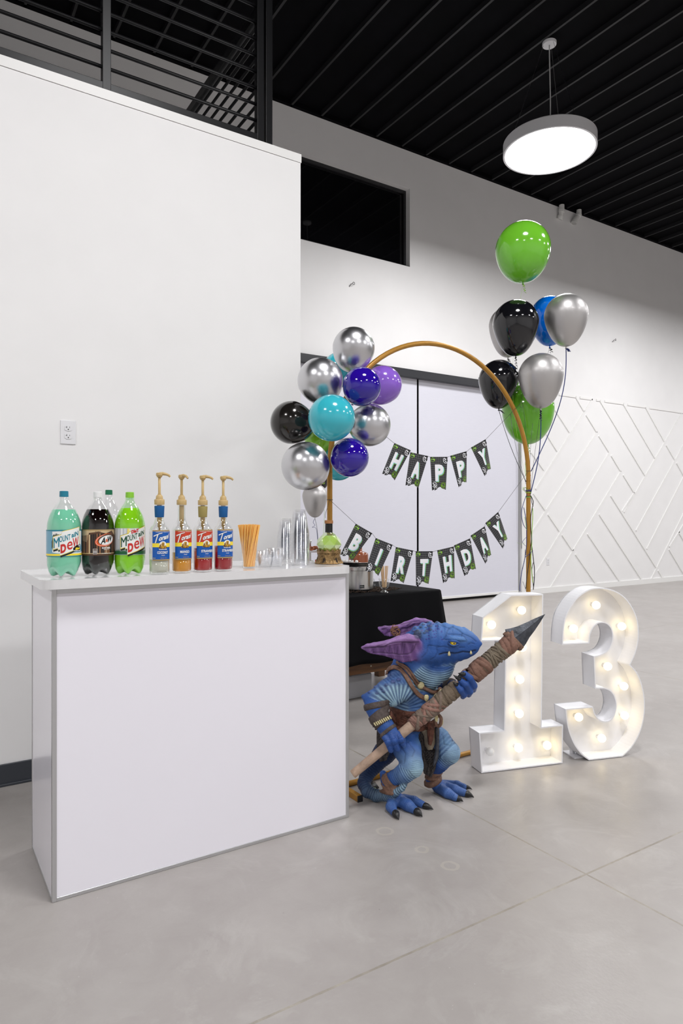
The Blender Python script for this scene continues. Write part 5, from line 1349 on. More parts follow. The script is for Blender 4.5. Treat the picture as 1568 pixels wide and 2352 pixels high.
# eye socket
def carve(c, r):
    i0 = ((c-r-.01-lo)/CELL).astype(int); i1 = ((c+r+.01-lo)/CELL).astype(int)+2
    sl = tuple(slice(i0[j], i1[j]) for j in range(3))
    s = np.sqrt((GR[0][sl[0]][:, None, None]-c[0])**2+(GR[1][sl[1]][None, :, None]-c[1])**2+(GR[2][sl[2]][None, None, :]-c[2])**2)-r
    SD[sl] = np.maximum(SD[sl], -s)
carve(Z(802, 246, 2.888), rz(20)); carve(Z(946, 240, 2.895), rz(8))
def sample(p):
    q = (np.asarray(p)-lo)/CELL; q = np.clip(q, 0, nn-1.001); i = q.astype(int); f = q-i
    out = 0
    for dx in (0, 1):
        for dy in (0, 1):
            for dz in (0, 1):
                w_ = (f[..., 0] if dx else 1-f[..., 0])*(f[..., 1] if dy else 1-f[..., 1])*(f[..., 2] if dz else 1-f[..., 2])
                out = out+w_*SD[i[..., 0]+dx, i[..., 1]+dy, i[..., 2]+dz]
    return out
def surface_nets():
    ins = SD < 0; nx, ny, nz = SD.shape
    acc = np.zeros((nx-1, ny-1, nz-1, 3), np.float32); cnt = np.zeros((nx-1, ny-1, nz-1), np.float32)
    def sl3(o): return tuple(slice(o[j], SD.shape[j]-1+o[j]) for j in range(3))
    for ax in range(3):
        o1, o2 = [x for x in range(3) if x != ax]
        for a in (0, 1):
            for b in (0, 1):
                p = [0, 0, 0]; p[o1] = a; p[o2] = b; q = p[:]; q[ax] = 1
                v0, v1 = SD[sl3(p)], SD[sl3(q)]; m = (v0 < 0) != (v1 < 0)
                idx = np.nonzero(m); t = v0[idx]/(v0[idx]-v1[idx])
                c = np.zeros((len(t), 3), np.float32); c[:, o1] = a; c[:, o2] = b; c[:, ax] = t
                acc[idx] += c; cnt[idx] += 1
    cells = np.nonzero(cnt > 0); ids = np.full(cnt.shape, -1, np.int64); ids[cells] = np.arange(len(cells[0]))
    V = lo+CELL*(np.stack(cells, 1)+acc[cells]/cnt[cells][:, None])
    F = []
    for ax in range(3):
        o1, o2 = (ax+1) % 3, (ax+2) % 3
        s0 = [slice(1, -1)]*3; s0[ax] = slice(0, -1); s1 = [slice(1, -1)]*3; s1[ax] = slice(1, None)
        a_, b_ = ins[tuple(s0)], ins[tuple(s1)]; m = a_ != b_; idx = np.stack(np.nonzero(m), 1); off = np.array([1, 1, 1]); off[ax] = 0; idx = idx+off
        fl = a_[m]
        e1 = np.zeros(3, int); e1[o1] = 1; e2 = np.zeros(3, int); e2[o2] = 1
        g = lambda q: ids[q[:, 0], q[:, 1], q[:, 2]]
        quad = np.stack([g(idx-e1-e2), g(idx-e2), g(idx), g(idx-e1)], 1)
        quad[~fl] = quad[~fl][:, ::-1]; F.append(quad)
    return V, np.concatenate(F)
VV, FF = surface_nets()
def normals(V):
    n = np.cross(V[FF[:, 2]]-V[FF[:, 0]], V[FF[:, 3]]-V[FF[:, 1]]); o = np.zeros_like(V)
    for j in range(4): np.add.at(o, FF[:, j], n)
    return o/np.maximum(np.linalg.norm(o, axis=1), 1e-9)[:, None]
def relax(V, lam=.5):
    s = np.zeros_like(V); c = np.zeros(len(V))
    for a, b in ((0, 1), (1, 2), (2, 3), (3, 0)):
        np.add.at(s, FF[:, a], V[FF[:, b]]); np.add.at(s, FF[:, b], V[FF[:, a]]); np.add.at(c, FF[:, a], 1); np.add.at(c, FF[:, b], 1)
    return V*(1-lam)+lam*s/c[:, None]
for _ in range(3): VV = relax(VV)
NV = normals(VV)
if np.mean(np.einsum('ij,ij->i', NV, VV-VV.mean(0))) < 0: FF = FF[:, ::-1]; NV = -NV
PAL = {k: np.array(srgb(*v)) for k, v in dict(blue=(44, 84, 152), bluel=(86, 128, 186), bluem=(42, 78, 146), blued=(22, 42, 88), light=(156, 190, 208), slate=(54, 64, 86), purple=(98, 64, 120), purplel=(144, 108, 164), tail=(26, 50, 92)).items()}
best = np.full(len(VV), 9.); second = np.full(len(VV), 9.)
colr = np.zeros((len(VV), 3)); wsum = np.zeros(len(VV)); lig = np.zeros(len(VV)); phs = np.zeros(len(VV)); ampv = np.zeros(len(VV))
for p in PR:
    s, t = sdf_prim(p, VV[:, 0], VV[:, 1], VV[:, 2])
    w_ = np.exp(-np.clip(s, -.02, .1)/.0035); colr += w_[:, None]*PAL[p['col']]; wsum += w_
    L_ = p['li'][0]*(1-t)+p['li'][1]*t; lig += w_*L_
    m = s < best; best[m] = s[m]
    if p['wl']: phs[m] = ((p['s0']+t*p['L'])/p['wl']*2*math.pi)[m]; ampv[m] = p['amp']
    else: ampv[m] = 0
colr /= wsum[:, None]; lig /= wsum
U6 = ((CX+FPX*VV[:, 0]/VV[:, 1])-790)*3.2; V6 = ((HY-FPX*(VV[:, 2]-CAMH)/VV[:, 1])-1400)*3.2
view = np.stack([-VV[:, 0], -VV[:, 1], CAMH-VV[:, 2]], 1); view /= np.linalg.norm(view, axis=1)[:, None]
facing = np.einsum('ij,ij->i', NV, view)
def noise3(P_, f, seed=0):
    r = np.random.RandomState(seed); o = 0
    for i in range(6):
        k = r.randn(3)*f; o = o+np.sin(P_@k+r.rand()*6.28)
    return o/6
wob = noise3(VV, 40, 1)*1.2
ridge = .5+.5*np.cos(phs+wob)
sstep = lambda a, b, x: np.clip((x-a)/(b-a), 0, 1)
hot = (facing > -.2)*(VV[:, 1] < 3.05)
tr_ = np.hypot((U6-700)/1.25, V6-335)
tm = hot*sstep(405, 425, V6)*sstep(470, 520, U6+.0*V6)*sstep(612, 585, V6)*sstep(880, 860, U6)*(VV[:, 1] < 3.04)*(best < .02)*sstep(0, 12, (V6-420)+(U6-560)*.9)
tm = np.clip(tm, 0, 1)*sstep(815, 795, U6+np.maximum(0, V6-440)*.6)
rt_ = .5+.5*np.cos(tr_/15.5*2*math.pi+wob*.8+(U6-700)*.004)
aa = np.arctan2(V6-735, U6-405); ar = np.hypot(U6-405, V6-735)
am = np.clip(hot*sstep(60, 85, ar)*sstep(275, 235, ar)*sstep(770, 735, V6)*sstep(520, 560, V6+.0*U6)*(aa > -2.75)*(aa < .3)*(tm < .3)*(U6 < 690), 0, 1)
am *= sstep(505, 565, V6+np.maximum(0, U6-400)*.12)
ra_ = .5+.5*np.cos(aa*34+wob*1.3)
ridge = ridge*(1-tm)+rt_*tm; ampv = ampv*(1-tm)+.0030*tm
ridge = ridge*(1-am)+ra_*am; ampv = ampv*(1-am)+.0019*am
lig = lig*(1-tm)+tm*np.clip(sstep(105, 165, tr_)*.95, 0, 1)
lig = lig*(1-am)+am*np.clip((.95-.7*sstep(-1.25, -.6, aa))*sstep(265, 150, ar), 0, 1)
VV = VV+NV*(ampv*(ridge-.6))[:, None]
dry = np.clip(lig*(.35+.75*ridge*(ampv > 0)+.35*(ampv == 0))+.18*noise3(VV, 60, 2)*lig, 0, 1)
# under-arm to flank: folds fan out from the armpit, painted pale on the ridges
colr = colr*(1-dry[:, None])+PAL['light']*dry[:, None]
colr *= (1-.42*(1-ridge)*(ampv > 0)*np.clip(lig*2, .3, 1))[:, None]
colr *= (1+.22*noise3(VV, 25, 5)+.14*noise3(VV, 90, 6))[:, None]
headm = np.clip((V6 < 330)*np.clip((U6-500)/60, 0, 1)*np.clip((1000-U6)/10, 0, 1), 0, 1)
top = headm*np.clip((235-V6)/90, 0, 1)*(best < .02)
isblue = (colr[:, 2] > colr[:, 0]*1.8)
colr = colr*(1-(.6*top*isblue)[:, None])+PAL['bluel']*(.6*top*isblue)[:, None]
def polyd(pl):
    d = np.full(len(VV), 1e9)
    for (x0, y0), (x1, y1) in zip(pl[:-1], pl[1:]):
        L2 = (x1-x0)**2+(y1-y0)**2; t = np.clip(((U6-x0)*(x1-x0)+(V6-y0)*(y1-y0))/L2, 0, 1)
        d = np.minimum(d, np.hypot(U6-x0-t*(x1-x0), V6-y0-t*(y1-y0)))
    return d
near = (facing > .05)
def groove(pl, w_, dep, dark=.35, dmax=2.99):
    global VV, colr
    m = np.exp(-(polyd(pl)/w_)**2)*near*(VV[:, 1] < dmax); VV = VV-NV*(dep*m)[:, None]; colr = colr*(1-dark*m)[:, None]
def HZ(*a): return [(480+x/2.722, y/2.722) for x, y in a]     # head close-up pixels
groove(HZ((600,900),(700,870),(760,865),(900,880),(980,870),(1060,845),(1130,850),(1200,858),(1260,835),(1320,822)), 6, .0038, .85)
for pl in (HZ((680,600),(720,540),(760,430),(800,380),(860,340)), HZ((770,495),(900,500),(1040,510),(1100,540),(1150,620)), HZ((860,340),(1000,430),(1060,480),(1240,560),(1330,640)), HZ((600,300),(700,340),(800,380)), HZ((1060,480),(1040,530)), HZ((700,600),(1000,640),(1140,640)), HZ((770,700),(860,740),(980,720)), HZ((560,760),(700,740),(800,770)), HZ((370,720),(600,740)), HZ((540,760),(560,860),(520,950),(420,1010)), HZ((250,960),(350,860),(370,740)), HZ((1180,700),(1230,670),(1300,690)), HZ((1000,760),(1100,760)), HZ((560,380),(560,300),(600,270))):
    groove(pl, 4.5, .0022, .32)
def EZ(*a): return [(96+x*.3674, y*.3674) for x, y in a]     # ear close-up pixels
groove(EZ((130,775),(330,760),(540,748),(650,690),(760,665),(900,655),(1060,660),(1230,655)), 4, .0035, .6)
groove(EZ((320,862),(470,860),(600,875),(740,885),(860,905),(1000,895),(1090,860),(1140,780),(1175,690)), 4, .0030, .55)
for pl in (((520,850),(575,740)),((600,870),(560,800)),((640,850),(655,720)),((700,870),(690,780)),((745,880),(740,760)),((800,885),(815,740)),((880,890),(905,670)),((930,870),(950,690)),((1080,840),(1120,720)),((250,860),(320,800),(330,870)),((400,740),(560,690))): groove(EZ(*pl), 4, .002, .38)
for i, x in enumerate(range(620, 1080, 38)): groove(EZ((x, 920+i*3), (x-12, 985+i*5), (x+4, 1030+i*3)), 3.5, .0022, .38)
for pl in (((430,350),(640,330)),((500,400),(650,350)),((560,500),(700,400)),((870,300),(1080,250),(1240,230)),((900,380),(1000,380),(1150,300)),((880,480),(1000,420)),((1000,330),(1080,270))): groove(EZ(*pl), 6, .003, .42, 3.1)
mkp = np.exp(-(polyd(EZ((300,710),(560,690),(760,600),(960,560),(1180,600)))/9)**2)*near*(VV[:, 1] < 2.93)*.5; colr = colr*(1-mkp)[:, None]+np.array(srgb(172, 138, 192))*mkp[:, None]
def bump(x, y, r, h, col=None, dmax=2.99, asp=1.0, mix=.8):
    global VV, colr
    q = np.hypot((U6-x)/r, (V6-y)/(r*asp)); m = np.clip(1-q**2, 0, 1)*near*(VV[:, 1] < dmax); VV = VV+NV*(h*np.sqrt(m))[:, None]
    if col is not None: mm = np.clip(m*3, 0, 1)*mix; colr = colr*(1-mm)[:, None]+np.array(srgb(*col))*mm[:, None]
    rim = np.exp(-((q-1.05)/.16)**2)*near*(VV[:, 1] < dmax); colr = colr*(1-.3*rim)[:, None]
rs = random.Random(11)
for (x, y, r) in [HZ((x, y))[0]+(r,) for x, y, r in ((350,430,17),(410,330,18),(460,280,15),(230,350,12),(160,420,11),(200,470,12),(280,300,12),(420,400,14),(300,470,12),(90,430,10),(540,250,14),(370,250,12),(120,370,9),(250,420,10),(330,360,10))]:
    bump(x, y, r, .0035, (68, 78, 100) if rs.random() < .7 else (92, 92, 150), 3.03, .62)
bump(540, 185, 26, .002, (62, 72, 98), 3.0, 1.2)
for _ in range(40): bump(600+rs.random()*120, 110+rs.random()*110, 3+rs.random()*4, .0012, (62, 56, 140), 3.0)
for (x, y, r) in ((420,465,14),(360,530,18),(400,515,16),(290,600,14),(275,580,13),(230,570,12),(240,615,12),(330,480,14),(310,555,13),(450,500,12),(185,610,10)): bump(x, y, r, .005, (60, 66, 116), 3.0, .8, .6)
blot = sstep(.05, .5, noise3(VV, 34, 21)); thigh = near*(((U6 > 380)*(U6 < 580)*(V6 > 930)*(V6 < 1150)*(VV[:, 1] < 3.0))+((U6 > 690)*(U6 < 860)*(V6 > 870)*(V6 < 1080)))
colr = colr*(1-.45*blot*thigh)[:, None]+np.array(srgb(120, 165, 200))*(.45*blot*thigh)[:, None]
blot2 = sstep(.1, .5, noise3(VV, 30, 33)); colr = colr*(1-.5*blot2*thigh)[:, None]+np.array(srgb(34, 58, 118))*(.5*blot2*thigh)[:, None]
for pl in (((770,915),(800,960),(780,1000),(735,990),(725,930)),((800,960),(835,1000),(840,1030)),((735,990),(700,1030)),((420,1010),(450,1060),(440,1130)),((470,970),(520,1040),(500,1080))): groove(list(pl), 5, .002, .3, 3.1)
for i in range(9): groove([(505-i*4, 1120+i*15), (540, 1112+i*16), (575, 1125+i*13)], 4, .0016, .28, 2.95)
for i in range(7): groove([(740-i*3, 1040+i*13), (790, 1045+i*13), (840, 1030+i*13)], 4, .0014, .28, 3.05)
for (x, y) in ((310,960),(352,952),(405,944),(330,1005),(378,996),(425,985)): groove([(x-16, y+6), (x+4, y-2), (x+18, y-6)], 3, .0012, .3, 2.86)
mk = (np.exp(-((np.hypot((U6-535), (V6-1165)*.8)/60)**2))*near*(VV[:, 1] < 2.95)+np.exp(-((np.hypot((U6-800), (V6-1060))/55)**2))*near*(VV[:, 1] > 2.95)*.7)*.75*(1-.5*(.5+.5*np.sin(V6*.45+U6*.1))); colr = colr*(1-mk)[:, None]+PAL['light']*mk[:, None]
NV = normals(VV)
if np.mean(np.einsum('ij,ij->i', NV, view)*(facing > .3)) < 0: NV = -NV
VV[:, 2] = np.maximum(VV[:, 2], .0015)
ST0 = np.array([.235, 2.98, 0.])       # foot of the statue, between its feet
me = bpy.data.meshes.new('body')
me.from_pydata((VV-ST0).tolist(), [], FF.tolist()); me.polygons.foreach_set('use_smooth', [True]*len(FF))
ca = me.color_attributes.new('paint', 'FLOAT_COLOR', 'POINT')
ca.data.foreach_set('color', np.concatenate([np.clip(colr, .003, 1), np.ones((len(VV), 1))], 1).astype(np.float32).ravel())
def paint_mat():
    m = mat('painted_resin', (.1, .2, .5), .48, spec=.4); b = m.node_tree.nodes['Principled BSDF']
    at = N(m, 'ShaderNodeVertexColor'); at.layer_name = 'paint'; LK(m, at.outputs['Color'], b.inputs['Base Color'])
    tc = N(m, 'ShaderNodeTexCoord'); vo = N(m, 'ShaderNodeTexVoronoi'); vo.inputs['Scale'].default_value = 190; LK(m, tc.outputs['Object'], vo.inputs['Vector'])
    no = N(m, 'ShaderNodeTexNoise'); no.inputs['Scale'].default_value = 45; no.inputs['Detail'].default_value = 6; LK(m, tc.outputs['Object'], no.inputs['Vector'])
    ad = N(m, 'ShaderNodeMath', operation='ADD'); LK(m, vo.outputs['Distance'], ad.inputs[0]); LK(m, no.outputs['Fac'], ad.inputs[1])
    bp = N(m, 'ShaderNodeBump'); bp.inputs['Strength'].default_value = .22; bp.inputs['Distance'].default_value = .004
    LK(m, ad.outputs[0], bp.inputs['Height']); LK(m, bp.outputs[0], b.inputs['Normal']); return m
M['paint'] = paint_mat(); me.materials.append(M['paint'])
SW = W2(ST0)
statue = thing('lizard_statue', 'blue crouching lizard warrior statue with purple ears holding a spear', 'statue', tuple(SW), -YAW)
body = bpy.data.objects.new('body', me); C.objects.link(body); body.parent = statue
def sb(name, mb, m, parent=None, smooth=True, auto=None):
    """statue parts are modelled in the turned (right, forward, up) frame"""
    mb.v = [tuple(np.array(q)-ST0) for q in mb.v]
    return build(name, mb, m, parent or statue, smooth=smooth, auto=auto)
def surf(x, y, dmax=3.3, out=0.):
    m = near & (VV[:, 1] < dmax); q = np.where(m, np.hypot(U6-x, V6-y), 1e9); c = q.argmin()
    cand = np.nonzero(q < q[c]+6)[0]; c = cand[VV[cand, 1].argmin()]
    return Z(x, y, VV[c, 1])+NV[c]*out, NV[c]
def band(name, cx, cy, cd, axis, wd, th, m, parent=None, n=48, prof=None, rmax=None, wobble=0., maxr=.09):
    """strip wrapped right round a limb, following its surface"""
    p = Z(cx, cy, cd); a, b, ax = frame_of(np.array(axis, float), (0, 1, 0)); prof = prof or [(-.5, -.3), (-.46, .8), (-.2, 1), (.2, 1), (.46, .8), (.5, -.3)]
    vs = []; R_ = {}
    for (s, o) in prof:
        for j in range(n):
            t = 2*math.pi*j/n; dr = a*math.cos(t)+b*math.sin(t); c = p+ax*s*wd+ax*wobble*math.sin(2*t+s)
            rr = np.arange(0, maxr, .0015); pts_ = c+dr[None, :]*rr[:, None]; sd = sample(pts_); out_ = np.nonzero(sd > 0)[0]
            r_ = rr[out_[0]] if len(out_) else maxr
            vs.append((c, dr, r_+o*th))
    k = len(prof); rad = np.array([v[2] for v in vs]).reshape(k, n)
    for _ in range(2): rad = (np.roll(rad, 1, 1)+rad*2+np.roll(rad, -1, 1))/4
    pts_ = [v[0]+v[1]*r_ for v, r_ in zip(vs, rad.ravel())]
    fs_ = [(i*n+j, i*n+(j+1) % n, (i+1)*n+(j+1) % n, (i+1)*n+j) for i in range(k-1) for j in range(n)]
    return sb(name, MB().add(pts_, fs_), m, parent), p, a, b, ax, rad
M['leather'] = noisy(mat('brown_leather', srgb(122, 92, 76), .62), 70, .3, .4, 140)
M['leather_dk'] = noisy(mat('dark_leather', srgb(78, 68, 64), .65), 90, .3, .4, 200)
M['hide'] = noisy(mat('red_brown_hide', srgb(98, 60, 46), .75), 45, .6, 1.0, 90)
M['bone'] = noisy(mat('bone', srgb(208, 196, 150), .5), 90, .25, .4, 200)
M['claw'] = mat('black_claw', (.012, .012, .013), .34)
M['scale_cloth'] = noisy(mat('dark_scaly_cloth', srgb(66, 60, 58), .6), 120, .5, 1.0, 160)
M['tan_hide'] = noisy(mat('tan_hide', srgb(128, 116, 98), .7), 50, .3, .3)
# eye, teeth
ec, en = surf(804, 243, 2.95)
ec = Z(802, 245, 2.8955)
eye = sb('eye', MB().ball(ec, rz(22), 24), mat('yellow_eye', srgb(240, 205, 10), .15, coat=1))
pc = ec+np.array([.10, -1, .0])/np.linalg.norm([.10, -1, 0])*rz(20.5)
sb('iris', MB().ball(pc+[.0, 0, 0], rz(6.5), 16, sc=(1, .35, 1)), mat('iris_brown', srgb(120, 50, 15), .2, coat=1), eye)
sb('pupil', MB().ball(pc+[0, -.0012, 0], rz(3.2), 12, sc=(1, .4, 1)), M['claw'], eye)
for nm, pl, r0 in (('upper_eyelid', [(766, 232), (785, 229), (805, 231), (828, 236), (846, 246)], 9), ('lower_eyelid', [(764, 240), (782, 259), (804, 266), (828, 260), (846, 248)], 5)):
    q = []
    for i, (x, y) in enumerate(pl): q.append(Z(x, y, 2.8955+(-.0118 if 0 < i < 4 else -.005)))
    sb(nm, MB().tube(smooth_poly(q), [rz(r0)*(.5+.5*math.sin(math.pi*i/24)) for i in range(25)], 8), mat('lid_blue_'+nm[:2], tuple(PAL['blue']), .5))
for (x, y, h, r_) in ((770, 334, 30, 11), (930, 325, 24, 9)):
    p, nr = surf(x, y, 2.95)
    p2 = p+nr*.003
    sb('tooth', MB().tube([p2-[0, 0, rz(2)], p2+[0, 0, rz(h*.35)], p2+[0, 0, rz(h*.75)], p2+[0, 0, rz(h)]], [rz(r_), rz(r_*.85), rz(r_*.5), rz(1)], 10), M['bone'])
    sb('gum', MB().ball(p2-[0, 0, rz(1)], rz(r_*1.3), 10, sc=(1, .6, .5)), mat('gum_blue', srgb(70, 100, 150), .5))
# claws of the feet
def claw(x0, y0, x1, y1, r0, z1=.004, d0=None):
    d0 = d0 or DF(y0, r0); a = Z(x0, y0, d0); d1 = FPX*(CAMH-z1)/(1400+y1/3.2-HY); b = Z(x1, y1, d1)
    q = [a+(b-a)*t+np.array([0, 0, .003*math.sin(math.pi*t)]) for t in np.linspace(-.25, 1, 9)]
    sb('claw', MB().tube(q, [rz(r0)*f for f in (.9, 1, .98, .92, .8, .64, .45, .25, .04)], 12), M['claw'])
claw(378, 1500, 402, 1545, 27); claw(535, 1485, 575, 1524, 27); claw(595, 1442, 656, 1471, 23)
claw(824, 1385, 875, 1412, 24); claw(895, 1352, 955, 1382, 26); claw(890, 1303, 941, 1323, 17)
for a, b in (((862, 480, 2.897), (818, 512, 2.893)), ((848, 512, 2.892), (800, 480, 2.89)), ((826, 552, 2.892), (797, 535, 2.893)), ((880, 474, 2.89), (835, 468, 2.888))):
    A, B = Z(*a), Z(*b); q = [A+(B-A)*t+np.array([0, -.004*math.sin(math.pi*t), 0]) for t in np.linspace(-.1, 1, 7)]
    sb('claw', MB().tube(q, [rz(15)*f for f in (1, 1, .9, .75, .55, .3, .05)], 10), M['claw'])
# arm bands
fa = Z(258, 790, 2.895)-Z(222, 712, 2.91)
band('arm_band', 213, 712, 2.912, fa+np.array([-.012, 0, .0]), rz(44), .004, M['leather_dk'])
b_, p_, a_, bb_, ax_, rad_b = band('bracer', 262, 803, 2.893, Z(305, 862, 2.875)-Z(250, 780, 2.897), rz(95), .0045, M['leather_dk'], prof=[(-.5, -.3), (-.46, .9), (-.1, 1), (.15, .8), (.2, 1.6), (.24, .8), (.40, .8), (.45, 1.5), (.5, .6), (.52, -.3)])
for j in range(9):
    t = None
    x = 232+j*12.5; y = 840-j*5.0-(.0 if j < 5 else (j-4)*.6)
    p, nr = surf(x, y, 2.9); p = p+nr*.006; u_ = (Z(305, 862, 2.875)-Z(250, 780, 2.897)); u_ /= np.linalg.norm(u_)
    sb('bead', MB().tube([p-u_*.0085, p-u_*.006, p+u_*.006, p+u_*.0085], [.0018, .0033, .0033, .0018], 8), M['bone'], b_)
band('hand_strap', 330, 884, 2.862, Z(352, 935, 2.855)-Z(318, 872, 2.87)+np.array([.006, 0, 0]), rz(24), .003, M['leather_dk'])
band('arm_band', 770, 560, 3.06, Z(840, 560, 2.99)-Z(735, 575, 3.11), rz(55), .008, M['leather_dk'])
# belt of rough hide, sash and hanging cloths
band('hide_belt', 460, 790, 3.02, (0.06, 0, 1), rz(150), .010, M['hide'], n=72, maxr=.14, prof=[(-.5, -.3), (-.45, .7), (-.36, 1.2), (-.25, .8), (-.12, 1.25), (0, .85), (.12, 1.2), (.25, .8), (.38, 1.15), (.46, .8), (.5, -.3)])
sash = MB()
for off in range(5):
    pl = [(330, 760+off*8), (400, 815+off*8), (470, 850+off*7), (545, 862+off*5), (610, 850+off*4), (660, 815+off*3), (690, 790)]
    q = [surf(x, y, 3.06, .010)[0] for x, y in pl]; sash.tube(smooth_poly(q), .0045, 8)
sb('sash', sash, M['hide'])
def cloth(name, pts_l, pts_r, d, m, th=.005, n=14, wave=.004, parent=None, dl=None):
    """hanging piece between a left and a right edge (zoomed pixels), with gentle folds"""
    def samp(path, t):
        k = t*(len(path)-1); i = min(int(k), len(path)-2); f = k-i; return [path[i][j]*(1-f)+path[i+1][j]*f for j in (0, 1)]
    K = 22; vs = []
    for s_ in (0, 1):
        for i in range(K+1):
            a = samp(pts_l, i/K); b = samp(pts_r, i/K)
            for j in range(n+1):
                f = j/n; x = a[0]*(1-f)+b[0]*f; y = a[1]*(1-f)+b[1]*f
                dd = (d if dl is None else d+(dl-d)*i/K)+wave*math.sin(j*.9+i*.15)+.006*(2*f-1)**2+s_*th
                vs.append(Z(x, y, dd))
    L = (K+1)*(n+1); fs_ = []
    for i in range(K):
        for j in range(n):
            q = i*(n+1)+j; fs_.append((q, q+n+1, q+n+2, q+1)); fs_.append((L+q, L+q+1, L+q+n+2, L+q+n+1))
    edge = [j for j in range(n+1)]+[i*(n+1)+n for i in range(1, K+1)]+[K*(n+1)+j for j in range(n-1, -1, -1)]+[i*(n+1) for i in range(K-1, 0, -1)]
    for i in range(len(edge)): p, q = edge[i], edge[(i+1) % len(edge)]; fs_.append((p, q, L+q, L+p))
    return sb(name, MB().add(vs, fs_), m, parent)
lc = cloth('loincloth', [(505, 880), (515, 930), (540, 1000), (562, 1080), (575, 1160), (585, 1205)], [(700, 860), (698, 940), (694, 1020), (690, 1100), (668, 1180), (640, 1235)], 2.985, M['scale_cloth'], .006, 18, dl=3.0)
cloth('hide_patch', [(560, 885), (585, 930), (592, 1000), (615, 1035)], [(670, 880), (672, 930), (668, 990), (650, 1030)], 2.972, M['tan_hide'], .004, 8, .002)
st = MB()
for i, (x, y) in enumerate([(540+i*6.2, 915+i*16) for i in range(19)]):
    for j in range(11):
        xx = x+j*13*(1-i*.012); 
        if 575 < xx < 672 and y < 1035: continue
        if xx > 690-i*2.5: continue
        st.ball(Z(xx, y+(j % 2)*7, 2.981+.0008*i), .0042, 6, sc=(1, .5, 1.25))
sb('scales', st, M['scale_cloth'], lc)
cloth('sash_end', [(612, 835), (610, 900), (614, 960), (618, 992)], [(665, 835), (662, 900), (655, 955), (640, 1000)], 2.955, M['hide'], .012, 8, .002)
bl = cloth('hanging_blade', [(668, 865), (672, 950), (668, 1040), (655, 1110), (652, 1150)], [(700, 862), (700, 950), (698, 1040), (692, 1100), (658, 1155)], 2.965, noisy(mat('dark_grey_blade', srgb(70, 72, 78), .4, .3), 80, .4, .3), .010, 5, .001)
cloth('rear_cloth', [(240, 880), (238, 950), (240, 1040), (262, 1120)], [(340, 900), (345, 960), (335, 1050), (312, 1110)], 2.965, M['scale_cloth'], .006, 8, .003)
for (x, y, s) in ((678, 800, 13), (715, 825, 13)):
    q = [Z(x+s*.5*math.cos(t), y+s*1.6*math.sin(t), 2.955) for t in np.linspace(0, 6.28, 18)]; sb('bone_ring', MB().tube(q, rz(7), 8), M['bone'])
sb('belt_knot', MB().tube(smooth_poly([Z(690, 770, 2.97), Z(712, 800, 2.955), Z(704, 850, 2.955), Z(680, 850, 2.96), Z(665, 810, 2.965)]), rz(13), 10), M['leather'])
# shoulder straps
def strap(name, pl, wpx, m, out=.002, dmax=3.05):
    q = [surf(x, y, dmax, out) for x, y in pl]; P_ = smooth_poly([a for a, _ in q], 5); Nn = smooth_poly([b for _, b in q], 5); vs = []; k = len(P_)
    for i in range(k):
        t = P_[min(i+1, k-1)]-P_[max(i-1, 0)]; t /= np.linalg.norm(t); n_ = Nn[i]/np.linalg.norm(Nn[i]); s = np.cross(t, n_); s /= np.linalg.norm(s); hw = rz(wpx)/2
        for (a, b) in ((-1, -.002), (-.92, .0035), (-.5, .0042), (.0, .0036), (.5, .0042), (.92, .0035), (1, -.002)): vs.append(P_[i]+s*hw*a+n_*b)
    fs_ = [(i*7+j, i*7+j+1, (i+1)*7+j+1, (i+1)*7+j) for i in range(k-1) for j in range(6)]+[(i*7+6, i*7, (i+1)*7, (i+1)*7+6) for i in range(k-1)]
    return sb(name, MB().add(vs, fs_+[tuple(range(7)), tuple(range((k-1)*7+6, (k-1)*7-1, -1))]), m)
strap('shoulder_strap', [(316, 476), (322, 452), (345, 430), (390, 428), (430, 462), (470, 520), (505, 580), (550, 628), (600, 655)], 34, M['leather'])
strap('neck_strap', [(388, 385), (412, 405), (450, 432), (490, 490), (530, 545), (570, 585)], 20, M['leather'])
strap('neck_strap', [(405, 395), (440, 405), (480, 440), (520, 500), (560, 560)], 13, M['leather'])
q = [surf(x, y, 3.0, .012)[0] for x, y in ((560, 570), (590, 590), (620, 600), (650, 598), (680, 585), (694, 565))]
nk = sb('tooth_necklace', MB().tube(smooth_poly(q), .0085, 10), M['leather'])
def pend(x, y, x2, y2, r_, o=.022):
    p, nr = surf(x, y, 3.0, o); p2 = Z(x2, y2, p[1])
    sb('pendant', MB().tube([p, p+(p2-p)*.25, p+(p2-p)*.6, p2], [rz(r_*.6), rz(r_), rz(r_*.85), rz(3)], 10, flat=.6, up=(0, 1, 0)), M['bone'], nk)
pend(590, 622, 606, 683, 18); pend(660, 612, 650, 676, 14); pend(693, 575, 692, 608, 9)
p, nr = surf(553, 553, 3.0, .010); sb('shell', MB().ball(p, rz(27), 18, sc=(1, .5, 1)), M['bone'], nk)
